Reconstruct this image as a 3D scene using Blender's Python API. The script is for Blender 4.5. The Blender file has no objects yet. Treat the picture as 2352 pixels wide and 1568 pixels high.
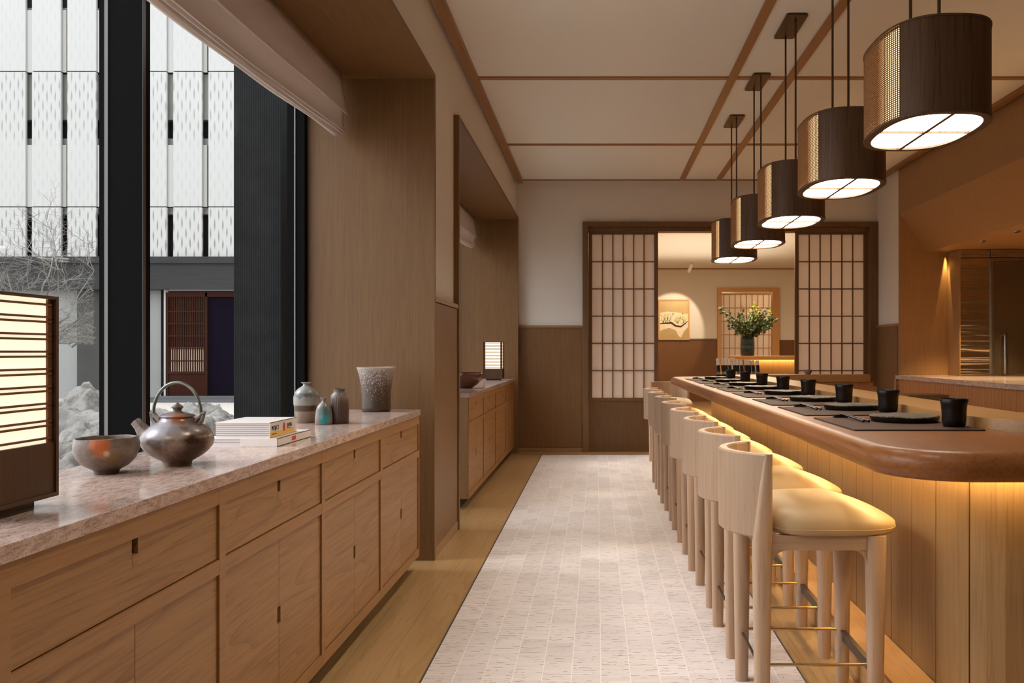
import bpy, bmesh, math, random
from math import pi, sin, cos, sqrt, radians
from mathutils import Vector, Matrix, noise as mnoise
random.seed(7)
SC = bpy.context.scene
COL = SC.collection
H = 1.15                      # eye height

# ------------------------------------------------------------------ camera
cam_d = bpy.data.cameras.new('camera'); cam = bpy.data.objects.new('camera', cam_d)
COL.objects.link(cam); SC.camera = cam
cam.location = (0, 0, H); cam.rotation_euler = (pi/2, 0, 0)
cam_d.sensor_width = 36.0; cam_d.lens = 2000/2352*36
cam_d.shift_x = -195/2352; cam_d.shift_y = 24/2352
cam_d.clip_start = 0.05; cam_d.clip_end = 200

# ------------------------------------------------------------------ view, world, lights
vs = SC.view_settings
SC.display_settings.display_device = 'sRGB'
vs.view_transform = 'Standard'; vs.look = 'None'; vs.exposure = 0.66; vs.gamma = 1.0
vs.use_curve_mapping = False
SC.cycles.use_denoising = True
SC.cycles.max_bounces = 10; SC.cycles.diffuse_bounces = 6; SC.cycles.glossy_bounces = 4
SC.cycles.transparent_max_bounces = 12; SC.cycles.transmission_bounces = 6
SC.cycles.sample_clamp_indirect = 6.0
SC.cycles.caustics_reflective = False; SC.cycles.caustics_refractive = False

W = bpy.data.worlds.new('sky'); SC.world = W; W.use_nodes = True
nt = W.node_tree; nt.nodes.clear()
wo = nt.nodes.new('ShaderNodeOutputWorld'); bgn = nt.nodes.new('ShaderNodeBackground')
bgn.inputs[0].default_value = (0.90, 0.95, 1.0, 1); bgn.inputs[1].default_value = 1.75
nt.links.new(bgn.outputs[0], wo.inputs[0])

def light(name, kind, loc, energy, color, aim=None, **kw):
    d = bpy.data.lights.new(name, kind); d.energy = energy; d.color = color
    for k, v in kw.items(): setattr(d, k, v)
    o = bpy.data.objects.new(name, d); COL.objects.link(o); o.location = loc
    if aim is not None:
        o.rotation_euler = (Vector(aim) - Vector(loc)).to_track_quat('-Z', 'Y').to_euler()
    return o
WARM = (1.0, 0.66, 0.36)
light('sun', 'SUN', (-10, 3, 12), 1.7, (0.93, 0.96, 1.0), aim=(-2.0, 3.5, 6.0), angle=0.55)
def portal(loc, sx, sy, aim):
    o = light('window_daylight', 'AREA', loc, 1, (1, 1, 1), aim=aim, shape='RECTANGLE', size=sx, size_y=sy)
    o.data.cycles.is_portal = True
    return o
portal((-1.74, 2.4, 1.35), 2.6, 4.8, (0, 2.4, 1.35)).rotation_euler = (0, -pi/2, 0)
portal((-1.74, 7.8, 1.35), 2.6, 4.1, (0, 7.8, 1.35)).rotation_euler = (0, -pi/2, 0)
# added fill spots without fittings, then kitchen downlights and the rooms beyond
AISLE = [(0.1, 0.4), (0.1, 1.9), (0.1, 3.6)]
for i, (x, y) in enumerate(AISLE):
    light('aisle_fill_spot', 'SPOT', (x, y, 3.09), 38, (1.0, 0.92, 0.80), aim=(x, y, 0), spot_size=radians(100), spot_blend=0.8, shadow_soft_size=0.05)  # added fill, no fitting in the ceiling here
CEILING_FILL = [(0.0, 1.0, 70), (-0.1, 3.0, 105), (0.05, 5.0, 170), (0.05, 7.0, 190), (0.05, 8.9, 190)]
for (x, y, en) in CEILING_FILL:
    light('ceiling_fill_spot', 'SPOT', (x, y, 3.095), en, (1.0, 0.94, 0.84), aim=(0.05, y, 0), spot_size=radians(66), spot_blend=1.0, shadow_soft_size=0.5)  # added soft spots that brighten floor and ceiling, no fittings built
KIT = [(3.68, 7.63), (3.68, 8.31), (3.68, 6.2), (3.68, 4.8)]
for (x, y) in KIT:
    light('kitchen_downlight_beam', 'SPOT', (x, y, 2.19), 95, (1.0, 0.72, 0.38), aim=(x, y+0.02, 0), spot_size=radians(86), spot_blend=0.35, shadow_soft_size=0.03)
light('kitchen_wall_grazer', 'SPOT', (3.715, 9.268, 2.205), 45, (1.0, 0.68, 0.26), aim=(3.715, 9.27, 0), spot_size=radians(20), spot_blend=0.12, shadow_soft_size=0.01)
light('far_room_fill', 'AREA', (2.0, 14.0, 3.0), 210, (1.0, 0.76, 0.52), aim=(2.0, 14.0, 0), shape='RECTANGLE', size=3.0, size_y=5.0)  # added area fill for the room beyond, not a fitting
light('far_room_ceiling_fill', 'AREA', (2.0, 16.0, 2.2), 25, (1.0, 0.82, 0.62), aim=(2.0, 16.0, 4), shape='RECTANGLE', size=3.0, size_y=4.0)  # added upward fill that brightens the far ceiling
light('picture_spot_beam', 'SPOT', (2.05, 18.9, 2.85), 75, (1.0, 0.80, 0.55), aim=(1.75, 20.3, 1.78), spot_size=radians(50), spot_blend=0.25, shadow_soft_size=0.03)
light('back_room_fill', 'AREA', (4.2, 22.2, 3.0), 60, (1.0, 0.72, 0.42), aim=(4.0, 21.5, 1.0), shape='RECTANGLE', size=2.0, size_y=1.0)  # added fill behind the far doorway, no lamp built

# ------------------------------------------------------------------ node helpers
def new_mat(name):
    m = bpy.data.materials.new(name); m.use_nodes = True
    t = m.node_tree; t.nodes.clear()
    out = t.nodes.new('ShaderNodeOutputMaterial')
    p = t.nodes.new('ShaderNodeBsdfPrincipled')
    t.links.new(p.outputs[0], out.inputs[0])
    return m, t, p, out
def setv(p, **kw):
    names = {'color': 'Base Color', 'rough': 'Roughness', 'metal': 'Metallic', 'spec': 'Specular IOR Level',
             'coat': 'Coat Weight', 'coat_rough': 'Coat Roughness', 'sheen': 'Sheen Weight'}
    for k, v in kw.items():
        if k == 'color': v = (*v, 1)
        p.inputs[names[k]].default_value = v
def N(t, kind, **kw):
    n = t.nodes.new(kind)
    for k, v in kw.items(): setattr(n, k, v)
    return n
def L(t, a, b): t.links.new(a, b)
def math_(t, op, a, b=None, c=None, clamp=False):
    n = N(t, 'ShaderNodeMath', operation=op); n.use_clamp = clamp
    for i, v in enumerate((a, b, c)):
        if v is None: continue
        if isinstance(v, (int, float)): n.inputs[i].default_value = v
        else: L(t, v, n.inputs[i])
    return n.outputs[0]
def mixc(t, f, a, b, mode='MIX'):
    n = N(t, 'ShaderNodeMix', data_type='RGBA', blend_type=mode)
    for s, v in ((n.inputs[0], f), (n.inputs[6], a), (n.inputs[7], b)):
        if isinstance(v, (int, float)): s.default_value = v
        elif isinstance(v, tuple): s.default_value = (*v, 1) if len(v) == 3 else v
        else: L(t, v, s)
    return n.outputs[2]
def ramp(t, f, stops):
    n = N(t, 'ShaderNodeValToRGB'); cr = n.color_ramp
    while len(cr.elements) < len(stops): cr.elements.new(0.5)
    for e, (p, c) in zip(cr.elements, stops):
        e.position = p; e.color = (*c, 1) if len(c) == 3 else c
    L(t, f, n.inputs[0]); return n.outputs[0]
def noise_(t, vec, scale, detail=3, rough=0.5, dist=0.0):
    n = N(t, 'ShaderNodeTexNoise'); n.inputs['Scale'].default_value = scale
    n.inputs['Detail'].default_value = detail; n.inputs['Roughness'].default_value = rough
    n.inputs['Distortion'].default_value = dist
    L(t, vec, n.inputs['Vector']); return n.outputs['Fac']
def mapping(t, vec, scale=(1, 1, 1), loc=(0, 0, 0), rot=(0, 0, 0)):
    n = N(t, 'ShaderNodeMapping'); n.inputs['Scale'].default_value = scale
    n.inputs['Location'].default_value = loc; n.inputs['Rotation'].default_value = rot
    L(t, vec, n.inputs['Vector']); return n.outputs[0]
def bump(t, p, h, strength=0.2, dist=0.01):
    n = N(t, 'ShaderNodeBump'); n.inputs['Strength'].default_value = strength
    n.inputs['Distance'].default_value = dist
    L(t, h, n.inputs['Height']); L(t, n.outputs[0], p.inputs['Normal'])
def objcoord(t, rnd=True):
    tc = N(t, 'ShaderNodeTexCoord')
    if not rnd: return tc.outputs['Object']
    oi = N(t, 'ShaderNodeObjectInfo')
    s = math_(t, 'MULTIPLY', oi.outputs['Random'], 13.0)
    a = N(t, 'ShaderNodeVectorMath', operation='ADD')
    L(t, tc.outputs['Object'], a.inputs[0]); L(t, s, a.inputs[1]); return a.outputs[0]

def wood(name, light_c, dark_c, axis='Z', rough=0.42, figure=0.35, fine=1.0, plank=None, plank_axis='X', contrast=1.0, coat=0.0, rnd=True, spec=0.35, seam=0.65):
    """straight or cathedral grained wood; grain runs along axis"""
    m, t, p, out = new_mat(name)
    v = objcoord(t, rnd)
    ai = 'XYZ'.index(axis)
    s1 = [26*fine]*3; s1[ai] = 0.9*fine
    g = noise_(t, mapping(t, v, tuple(s1)), 2.0, 6, 0.65, 0.3)
    s3 = [90*fine]*3; s3[ai] = 2.5*fine
    pores = noise_(t, mapping(t, v, tuple(s3)), 2.0, 2, 0.5)
    s2 = [3.0]*3; s2[ai] = 0.24
    f0 = noise_(t, mapping(t, v, tuple(s2)), 1.6, 2, 0.5, 0.4)
    ring = math_(t, 'FRACT', math_(t, 'MULTIPLY', f0, 15.0))
    ring = math_(t, 'POWER', ring, 5.0)
    big = noise_(t, v, 1.1, 2)
    f = math_(t, 'ADD', math_(t, 'MULTIPLY', g, 0.8), math_(t, 'MULTIPLY', pores, 0.35))
    f = math_(t, 'ADD', f, math_(t, 'MULTIPLY', ring, figure*0.7))
    f = math_(t, 'ADD', f, math_(t, 'MULTIPLY', big, 0.3))
    f = math_(t, 'SUBTRACT', f, 0.42+0.12*figure)
    f = math_(t, 'MULTIPLY_ADD', math_(t, 'SUBTRACT', f, 0.33), contrast, 0.42, clamp=True)
    f = math_(t, 'ADD', f, math_(t, 'MULTIPLY', math_(t, 'GREATER_THAN', pores, 0.60), 0.22*contrast), clamp=True)
    c = ramp(t, f, [(0.0, light_c), (1.0, dark_c)])
    if plank:
        tc = N(t, 'ShaderNodeTexCoord'); sp = N(t, 'ShaderNodeSeparateXYZ'); L(t, tc.outputs['Object'], sp.inputs[0])
        q = math_(t, 'DIVIDE', sp.outputs['XYZ'.index(plank_axis)], plank)
        fl = math_(t, 'FLOOR', q); wn = N(t, 'ShaderNodeTexWhiteNoise', noise_dimensions='1D'); L(t, fl, wn.inputs['W'])
        c = mixc(t, 1.0, c, ramp(t, wn.outputs['Value'], [(0, (0.84, 0.84, 0.84)), (1, (1.06, 1.06, 1.06))]), 'MULTIPLY')
        fr = math_(t, 'FRACT', q); e = math_(t, 'LESS_THAN', math_(t, 'MINIMUM', fr, math_(t, 'SUBTRACT', 1.0, fr)), 0.0012/plank)
        c = mixc(t, math_(t, 'MULTIPLY', e, seam), c, tuple(x*0.35 for x in dark_c))
    L(t, c, p.inputs['Base Color'])
    setv(p, rough=rough, spec=spec, coat=coat, coat_rough=0.15)
    bump(t, p, pores, 0.12, 0.002)
    return m
def plain(name, color, rough=0.5, metal=0.0, var=0.0, vscale=8, bmp=0.0, bscale=60, **kw):
    m, t, p, out = new_mat(name); setv(p, color=color, rough=rough, metal=metal, **kw)
    v = objcoord(t)
    n = noise_(t, v, vscale, 4)
    if var:
        L(t, mixc(t, 1.0, color, ramp(t, n, [(0.25, (1-var,)*3), (0.75, (1+var,)*3)]), 'MULTIPLY'), p.inputs['Base Color'])
    if bmp: bump(t, p, noise_(t, v, bscale, 4), bmp, 0.003)
    return m
def emit(name, color, strength, base=(0.9, 0.85, 0.75)):
    m, t, p, out = new_mat(name); setv(p, color=base, rough=0.6)
    p.inputs['Emission Color'].default_value = (*color, 1); p.inputs['Emission Strength'].default_value = strength
    return m

# ------------------------------------------------------------------ materials
M = {}
OAK_L, OAK_D = (0.52, 0.31, 0.15), (0.33, 0.17, 0.068)
M['oak_v'] = wood('oak_vertical', (0.36, 0.22, 0.115), (0.215, 0.12, 0.056), 'Z', figure=0.12, rough=0.5)
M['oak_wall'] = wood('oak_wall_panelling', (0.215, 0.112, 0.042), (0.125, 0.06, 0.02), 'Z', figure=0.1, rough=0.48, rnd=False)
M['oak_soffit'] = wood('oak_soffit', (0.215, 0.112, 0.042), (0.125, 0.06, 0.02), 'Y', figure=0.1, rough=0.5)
M['oak_h'] = wood('oak_horizontal', (0.36, 0.215, 0.105), (0.21, 0.115, 0.05), 'Y', figure=0.12)
M['oak_x'] = wood('oak_crosswise', (0.36, 0.215, 0.105), (0.21, 0.115, 0.05), 'X', figure=0.12)
M['door_wood'] = wood('shoji_wood', (0.20, 0.11, 0.048), (0.11, 0.055, 0.02), 'Z', figure=0.05)
M['cab_frame'] = wood('cabinet_frame_oak', (0.36, 0.182, 0.066), (0.235, 0.107, 0.031), 'Y', figure=0.1, contrast=1.3)
M['cab_face'] = wood('cabinet_face_oak', (0.36, 0.188, 0.069), (0.215, 0.099, 0.029), 'Y', figure=0.55, fine=0.8, contrast=1.4)
M['batten'] = wood('ceiling_batten_wood', (0.38, 0.2, 0.085), (0.25, 0.12, 0.045), 'Y', figure=0.05)
M['floor_wood'] = wood('oak_floorboards', (0.44, 0.275, 0.125), (0.27, 0.155, 0.06), 'Y', figure=0.5, rough=0.3, plank=0.155, plank_axis='X', rnd=False)
M['counter_wood'] = wood('sushi_counter_wood', (0.27, 0.10, 0.03), (0.14, 0.046, 0.012), 'Y', contrast=0.9, fine=0.6, figure=0.3, rough=0.34, spec=0.2)
M['ledge_wood'] = wood('ledge_wood', (0.42, 0.225, 0.08), (0.27, 0.13, 0.043), 'Y', figure=0.15, rough=0.35)
M['bar_panel'] = wood('bar_panel_oak', (0.31, 0.175, 0.068), (0.185, 0.097, 0.033), 'Z', figure=0.03, contrast=1.1)
M['step_wood'] = wood('footrest_wood', (0.50, 0.28, 0.12), (0.34, 0.175, 0.065), 'Y', figure=0.25)
M['niche_wood'] = wood('kitchen_niche_oak', (0.38, 0.215, 0.09), (0.24, 0.125, 0.047), 'Z', figure=0.1)
M['red_wood'] = wood('kitchen_counter_oak', (0.46, 0.22, 0.09), (0.28, 0.115, 0.042), 'Z', figure=0.05, contrast=1.5)
M['stool_wood'] = wood('pale_ash_vertical', (0.50, 0.345, 0.235), (0.35, 0.225, 0.138), 'Z', figure=0.12, rough=0.4)
M['stool_back'] = wood('pale_ash_staves', (0.50, 0.345, 0.235), (0.36, 0.23, 0.14), 'Z', figure=0.1, rough=0.4, plank=0.068, plank_axis='Y', seam=0.25)
M['stool_wood_x'] = wood('pale_ash_crosswise', (0.44, 0.30, 0.20), (0.31, 0.20, 0.125), 'X', figure=0.1, rough=0.4)
M['walnut'] = wood('dark_walnut_ribbed', (0.145, 0.08, 0.042), (0.06, 0.03, 0.014), 'Z', figure=0.0, contrast=1.5, rough=0.5)
M['lantern_wood'] = wood('lantern_brown_wood', (0.10, 0.045, 0.018), (0.045, 0.018, 0.007), 'Z', figure=0.3, rough=0.5)
M['lantern_slat'] = plain('lantern_slat_wood', (0.16, 0.06, 0.016), 0.5, var=0.15)
M['bronze'] = plain('dark_bronze', (0.11, 0.072, 0.045), 0.42, 0.8)
M['brass'] = plain('brushed_brass', (0.55, 0.38, 0.20), 0.3, 1.0)
M['cane'] = plain('woven_cane', (0.17, 0.08, 0.03), 0.6)
M['cane_glow'] = emit('lit_cane_liner', (1.0, 0.64, 0.30), 1.9)
M['diffuser'] = emit('lit_pendant_diffuser', (1.0, 0.90, 0.76), 11.0)
M['paper_glow'] = emit('lit_lantern_paper', (1.0, 0.80, 0.58), 0.68)
M['led'] = emit('warm_led_strip', (1.0, 0.70, 0.30), 46.0)
M['black_metal'] = plain('black_window_steel', (0.006, 0.006, 0.0065), 0.7, 0.0, spec=0.04)
M['dark_trim'] = plain('dark_grey_trim', (0.06, 0.05, 0.048), 0.5)
M['light_trim'] = plain('pale_glazing_bead', (0.17, 0.17, 0.165), 0.4)
M['black'] = plain('black_recess', (0.01, 0.007, 0.005), 0.7)
M['cream_leather'] = plain('cream_leather', (0.44, 0.30, 0.15), 0.45, var=0.04, bmp=0.06, bscale=250)
M['mat_leather'] = plain('brown_leather_mat', (0.07, 0.036, 0.023), 0.6, var=0.06, bmp=0.06, bscale=200, spec=0.08)
M['mat_edge'] = plain('dark_mat_edge', (0.012, 0.008, 0.007), 0.5)
M['black_ceramic'] = plain('black_glazed_ceramic', (0.010, 0.006, 0.004), 0.3, var=0.4, vscale=30, bmp=0.15, bscale=40, spec=0.25)
def m_plate():
    m, t, p, out = new_mat('rough_bronze_glaze'); v = objcoord(t)
    n = noise_(t, v, 150, 4, 0.6); L(t, ramp(t, n, [(0.42, (0.012, 0.008, 0.005)), (0.58, (0.10, 0.072, 0.04)), (0.72, (0.30, 0.235, 0.14))]), p.inputs['Base Color'])
    setv(p, rough=0.35, metal=0.35); bump(t, p, n, 1.0, 0.004); return m
M['plate_top'] = m_plate()
M['black_lacquer'] = plain('black_lacquer', (0.01, 0.008, 0.008), 0.25)
M['paper'] = plain('white_page_paper', (0.70, 0.66, 0.66), 0.8)
M['cover'] = plain('white_book_cover', (0.78, 0.72, 0.68), 0.35)
M['yellow'] = plain('yellow_spine', (0.85, 0.52, 0.13), 0.4)
M['red'] = plain('red_print', (0.65, 0.06, 0.03), 0.5)
M['ink'] = plain('black_print', (0.015, 0.012, 0.012), 0.5)
M['knife_handle'] = plain('pale_magnolia_wood', (0.62, 0.46, 0.33), 0.5, var=0.2)
M['steel'] = plain('blade_steel', (0.35, 0.33, 0.31), 0.3, 1.0)
M['fridge_door'] = plain('bronze_tinted_door', (0.20, 0.15, 0.085), 0.25, 0.75)
M['gold_frame'] = plain('honey_wood_frame', (0.50, 0.26, 0.09), 0.4)
M['white_paint'] = plain('white_spotlight_paint', (0.75, 0.72, 0.68), 0.4)
M['art_gold'] = plain('gold_leaf_ground', (0.42, 0.30, 0.13), 0.45, 0.2, var=0.15, vscale=3)
M['art_white'] = plain('pale_painted_ground', (0.72, 0.62, 0.46), 0.6, var=0.08)
M['art_branch'] = plain('painted_branch', (0.035, 0.02, 0.012), 0.7)
M['leaf'] = plain('dark_green_leaf', (0.045, 0.085, 0.022), 0.4, var=0.5, vscale=12)
M['leaf_lime'] = plain('lime_flower', (0.50, 0.52, 0.08), 0.5, var=0.2)
M['stem'] = plain('brown_stem', (0.12, 0.075, 0.04), 0.7)
M['bark'] = plain('pale_grey_bark', (0.16, 0.15, 0.13), 0.8, var=0.25)
M['noren'] = plain('indigo_curtain', (0.004, 0.003, 0.008), 0.9, spec=0.05)
M['red_door'] = wood('red_brown_lattice_wood', (0.04, 0.012, 0.006), (0.018, 0.005, 0.003), 'Z', figure=0.05, spec=0.05)
M['pale_wall'] = plain('pale_grey_render', (0.24, 0.24, 0.23), 0.8, var=0.05, vscale=1)
M['grey_wall'] = plain('grey_stone_wall', (0.06, 0.058, 0.055), 0.8, spec=0.05, var=0.12, vscale=1.5)
M['fascia'] = wood('charred_grey_boards', (0.045, 0.043, 0.044), (0.025, 0.024, 0.0245), 'X', figure=0.1, fine=0.3, spec=0.05)
M['deck'] = plain('grey_stone_step', (0.10, 0.10, 0.10), 0.6, spec=0.1)
M['ground'] = plain('pale_gravel', (0.42, 0.38, 0.33), 0.9, var=0.35, vscale=25, bmp=0.6, bscale=40)
M['dark_glass'] = plain('dark_facade_glass', (0.03, 0.03, 0.032), 0.3, spec=0.15)
M['grey_glass'] = plain('beige_facade_slab', (0.30, 0.29, 0.26), 0.5)

def m_plaster():
    m, t, p, out = new_mat('warm_white_plaster'); setv(p, rough=0.9, spec=0.2)
    v = objcoord(t, False)
    L(t, mixc(t, noise_(t, v, 2.2, 3), (0.66, 0.625, 0.57), (0.70, 0.665, 0.61)), p.inputs['Base Color'])
    bump(t, p, noise_(t, v, 160, 3), 0.08, 0.002); return m
M['plaster'] = m_plaster()
def m_ceiling():
    m, t, p, out = new_mat('ceiling_plaster'); setv(p, color=(0.80, 0.81, 0.77), rough=0.9, spec=0.2); return m
M['ceiling'] = m_ceiling()

def m_tile():
    m, t, p, out = new_mat('pale_grained_floor_tiles')
    v = objcoord(t, False)
    sp = N(t, 'ShaderNodeSeparateXYZ'); L(t, v, sp.inputs[0]); X, Y = sp.outputs[0], sp.outputs[1]
    cw, ch = 0.104, 0.215
    u = math_(t, 'DIVIDE', math_(t, 'ADD', X, 0.61), cw); ui = math_(t, 'FLOOR', u)
    wn = N(t, 'ShaderNodeTexWhiteNoise', noise_dimensions='1D'); L(t, ui, wn.inputs['W'])
    w = math_(t, 'ADD', math_(t, 'DIVIDE', Y, ch), wn.outputs['Value']); wi = math_(t, 'FLOOR', w)
    cmb = N(t, 'ShaderNodeCombineXYZ'); L(t, ui, cmb.inputs[0]); L(t, wi, cmb.inputs[1])
    wn2 = N(t, 'ShaderNodeTexWhiteNoise', noise_dimensions='2D'); L(t, cmb.outputs[0], wn2.inputs['Vector'])
    rv = wn2.outputs['Value']
    def edge(q, width):
        f = math_(t, 'FRACT', q)
        return math_(t, 'LESS_THAN', math_(t, 'MINIMUM', f, math_(t, 'SUBTRACT', 1.0, f)), width)
    grout = math_(t, 'MAXIMUM', edge(u, 0.0016/cw), edge(w, 0.0014/ch))
    # per tile offset pattern space
    off = N(t, 'ShaderNodeVectorMath', operation='MULTIPLY_ADD')
    L(t, wn2.outputs['Color'], off.inputs[0]); off.inputs[1].default_value = (9, 9, 9); L(t, v, off.inputs[2])
    pv = off.outputs[0]
    lines = noise_(t, mapping(t, pv, (3.0, 120, 1)), 1.0, 3, 0.6)
    tone = mixc(t, rv, (0.60, 0.545, 0.525), (0.69, 0.63, 0.61))
    tone = mixc(t, 1.0, tone, ramp(t, lines, [(0.3, (0.86, 0.85, 0.84)), (0.65, (1.04, 1.04, 1.04))]), 'MULTIPLY')
    # short wavy grain marks
    wob = noise_(t, mapping(t, pv, (30, 6, 1)), 1.0, 2)
    sp2 = N(t, 'ShaderNodeSeparateXYZ'); L(t, pv, sp2.inputs[0])
    row = math_(t, 'ADD', math_(t, 'MULTIPLY', sp2.outputs[1], 38.0), math_(t, 'MULTIPLY', wob, 1.3))
    rf = math_(t, 'ABSOLUTE', math_(t, 'SUBTRACT', math_(t, 'FRACT', row), 0.5))
    ri = math_(t, 'FLOOR', row)
    cm = N(t, 'ShaderNodeCombineXYZ'); L(t, math_(t, 'MULTIPLY', sp2.outputs[0], 21.0), cm.inputs[0]); L(t, math_(t, 'MULTIPLY', ri, 7.3), cm.inputs[1])
    seg = noise_(t, cm.outputs[0], 1.0, 1)
    thick = math_(t, 'MINIMUM', math_(t, 'MULTIPLY', math_(t, 'SUBTRACT', seg, 0.53), 2.0), 0.085)
    mark = math_(t, 'LESS_THAN', rf, thick)
    nodes_ = math_(t, 'LESS_THAN', rf, math_(t, 'MULTIPLY', math_(t, 'SUBTRACT', seg, 0.67), 1.8))
    mark = math_(t, 'MAXIMUM', mark, nodes_)
    blot = math_(t, 'LESS_THAN', rf, math_(t, 'MULTIPLY', math_(t, 'SUBTRACT', noise_(t, mapping(t, pv, (70, 38, 1)), 1.0, 1), 0.71), 2.2))
    mk = math_(t, 'MAXIMUM', math_(t, 'MULTIPLY', mark, 0.72), math_(t, 'MULTIPLY', blot, 0.85))
    c = mixc(t, mk, tone, (0.19, 0.11, 0.075))
    c = mixc(t, math_(t, 'MULTIPLY', grout, 0.8), c, (0.80, 0.73, 0.66))
    L(t, c, p.inputs['Base Color']); setv(p, rough=0.42, spec=0.3)
    return m
M['tile'] = m_tile()

def m_granite():
    m, t, p, out = new_mat('pink_beige_granite')
    v = objcoord(t, False)
    a = noise_(t, mapping(t, v, (75, 22, 75)), 1.0, 7, 0.75, 0.8)
    b = noise_(t, v, 220, 2)
    c = ramp(t, a, [(0.3, (0.20, 0.12, 0.095)), (0.45, (0.45, 0.32, 0.265)), (0.6, (0.60, 0.47, 0.41)), (0.8, (0.44, 0.37, 0.34))])
    c = mixc(t, ramp(t, b, [(0.30, (0.55,)*3), (0.46, (0,)*3)]), c, (0.12, 0.075, 0.06))
    L(t, c, p.inputs['Base Color']); setv(p, rough=0.12, spec=0.5); return m
M['granite'] = m_granite()

def m_fabric(name, col):
    m, t, p, out = new_mat(name); setv(p, color=col, rough=0.9, spec=0.1)
    tr = N(t, 'ShaderNodeBsdfTranslucent'); tr.inputs[0].default_value = (*col, 1)
    mx = N(t, 'ShaderNodeMixShader'); mx.inputs[0].default_value = 0.4
    L(t, p.outputs[0], mx.inputs[1]); L(t, tr.outputs[0], mx.inputs[2]); L(t, mx.outputs[0], out.inputs[0])
    v = objcoord(t, False)
    bump(t, p, noise_(t, mapping(t, v, (200, 200, 30)), 1.0, 2), 0.1, 0.002)
    return m
M['blind'] = m_fabric('off_white_blind_cloth', (0.86, 0.82, 0.80))
def m_shoji():
    m, t, p, out = new_mat('shoji_paper'); setv(p, color=(0.84, 0.80, 0.77), rough=0.8)
    tr = N(t, 'ShaderNodeBsdfTranslucent'); tr.inputs[0].default_value = (0.80, 0.73, 0.68, 1)
    mx = N(t, 'ShaderNodeMixShader'); mx.inputs[0].default_value = 0.42
    L(t, p.outputs[0], mx.inputs[1]); L(t, tr.outputs[0], mx.inputs[2]); L(t, mx.outputs[0], out.inputs[0])
    return m
M['shoji'] = m_shoji()
M['far_wood'] = wood('far_room_wainscot', (0.17, 0.075, 0.022), (0.10, 0.04, 0.011), 'Z', figure=0.05)
def m_glass():
    m, t, p, out = new_mat('window_glass'); t.nodes.remove(p)
    tr = N(t, 'ShaderNodeBsdfTransparent'); gl = N(t, 'ShaderNodeBsdfGlossy'); gl.inputs['Roughness'].default_value = 0.02
    fr = N(t, 'ShaderNodeFresnel'); fr.inputs[0].default_value = 1.3
    mx = N(t, 'ShaderNodeMixShader')
    L(t, math_(t, 'MULTIPLY', fr.outputs[0], 0.02), mx.inputs[0]); L(t, tr.outputs[0], mx.inputs[1]); L(t, gl.outputs[0], mx.inputs[2]); L(t, mx.outputs[0], out.inputs[0])
    return m
M['glass'] = m_glass()
def m_panel():
    # white perforated screen: lens shaped vertical ribs whose width swells and shrinks
    m, t, p, out = new_mat('white_pierced_screen')
    v = objcoord(t, False)
    sp = N(t, 'ShaderNodeSeparateXYZ'); L(t, v, sp.inputs[0])
    # each rib swells and shrinks; neighbouring ribs are half a period apart
    rp = 0.10
    q = math_(t, 'DIVIDE', sp.outputs[0], rp); col = math_(t, 'FLOOR', q)
    fx = math_(t, 'ABSOLUTE', math_(t, 'SUBTRACT', math_(t, 'FRACT', q), 0.5))
    ph = math_(t, 'MULTIPLY', col, pi)
    n = math_(t, 'MULTIPLY', noise_(t, mapping(t, v, (5, 1, 0.8)), 1.0, 2), 5.0)
    wz = math_(t, 'SINE', math_(t, 'ADD', math_(t, 'ADD', math_(t, 'MULTIPLY', sp.outputs[2], 13.0), ph), n))
    wid = math_(t, 'MULTIPLY_ADD', wz, 0.14, 0.13)
    d = math_(t, 'MULTIPLY', math_(t, 'SUBTRACT', wid, fx), 6.0, clamp=True)
    zz = math_(t, 'DIVIDE', math_(t, 'SUBTRACT', sp.outputs[2], 3.4), 6.6)
    amt = ramp(t, zz, [(0.0, (0.75,)*3), (0.185, (0.55,)*3), (0.2, (0.14,)*3), (0.42, (0.10,)*3), (0.47, (0.42,)*3), (0.66, (0.5,)*3), (0.69, (0.40,)*3), (0.70, (0.08,)*3), (1.0, (0.10,)*3)])
    amt = math_(t, 'MULTIPLY', amt, d)
    c = mixc(t, amt, (0.40, 0.396, 0.38), (0.085, 0.08, 0.07))
    L(t, c, p.inputs['Base Color']); setv(p, rough=0.7, spec=0.2); return m
M['screen'] = m_panel()
M['screen_plain'] = plain('white_screen_edge', (0.40, 0.395, 0.38), 0.7)
def m_ribbed():
    m, t, p, out = new_mat('ribbed_dark_concrete')
    v = objcoord(t, False)
    sp = N(t, 'ShaderNodeSeparateXYZ'); L(t, v, sp.inputs[0])
    s = math_(t, 'ADD', sp.outputs[0], sp.outputs[1])
    r = math_(t, 'ADD', math_(t, 'MULTIPLY', math_(t, 'SINE', math_(t, 'MULTIPLY', s, 2*pi/0.0125)), 0.5), 0.5)
    nz = noise_(t, v, 5, 5, 0.7)
    c = mixc(t, math_(t, 'MULTIPLY', r, 0.6), (0.010, 0.0107, 0.011), (0.026, 0.027, 0.027))
    c = mixc(t, 1.0, c, ramp(t, nz, [(0.3, (0.75,)*3), (0.7, (1.2,)*3)]), 'MULTIPLY')
    L(t, c, p.inputs['Base Color']); setv(p, rough=0.8, spec=0.06); bump(t, p, r, 0.5, 0.003); return m
M['ribbed'] = m_ribbed()
def m_rock():
    m, t, p, out = new_mat('pale_craggy_rock')
    v = objcoord(t)
    n = noise_(t, v, 3.5, 8, 0.7, 0.3)
    c = ramp(t, n, [(0.32, (0.06, 0.05, 0.04)), (0.40, (0.26, 0.24, 0.21)), (0.50, (0.42, 0.40, 0.37))])
    L(t, c, p.inputs['Base Color']); setv(p, rough=0.9, spec=0.2); bump(t, p, noise_(t, v, 14, 8, 0.7), 1.0, 0.08); return m
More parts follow.
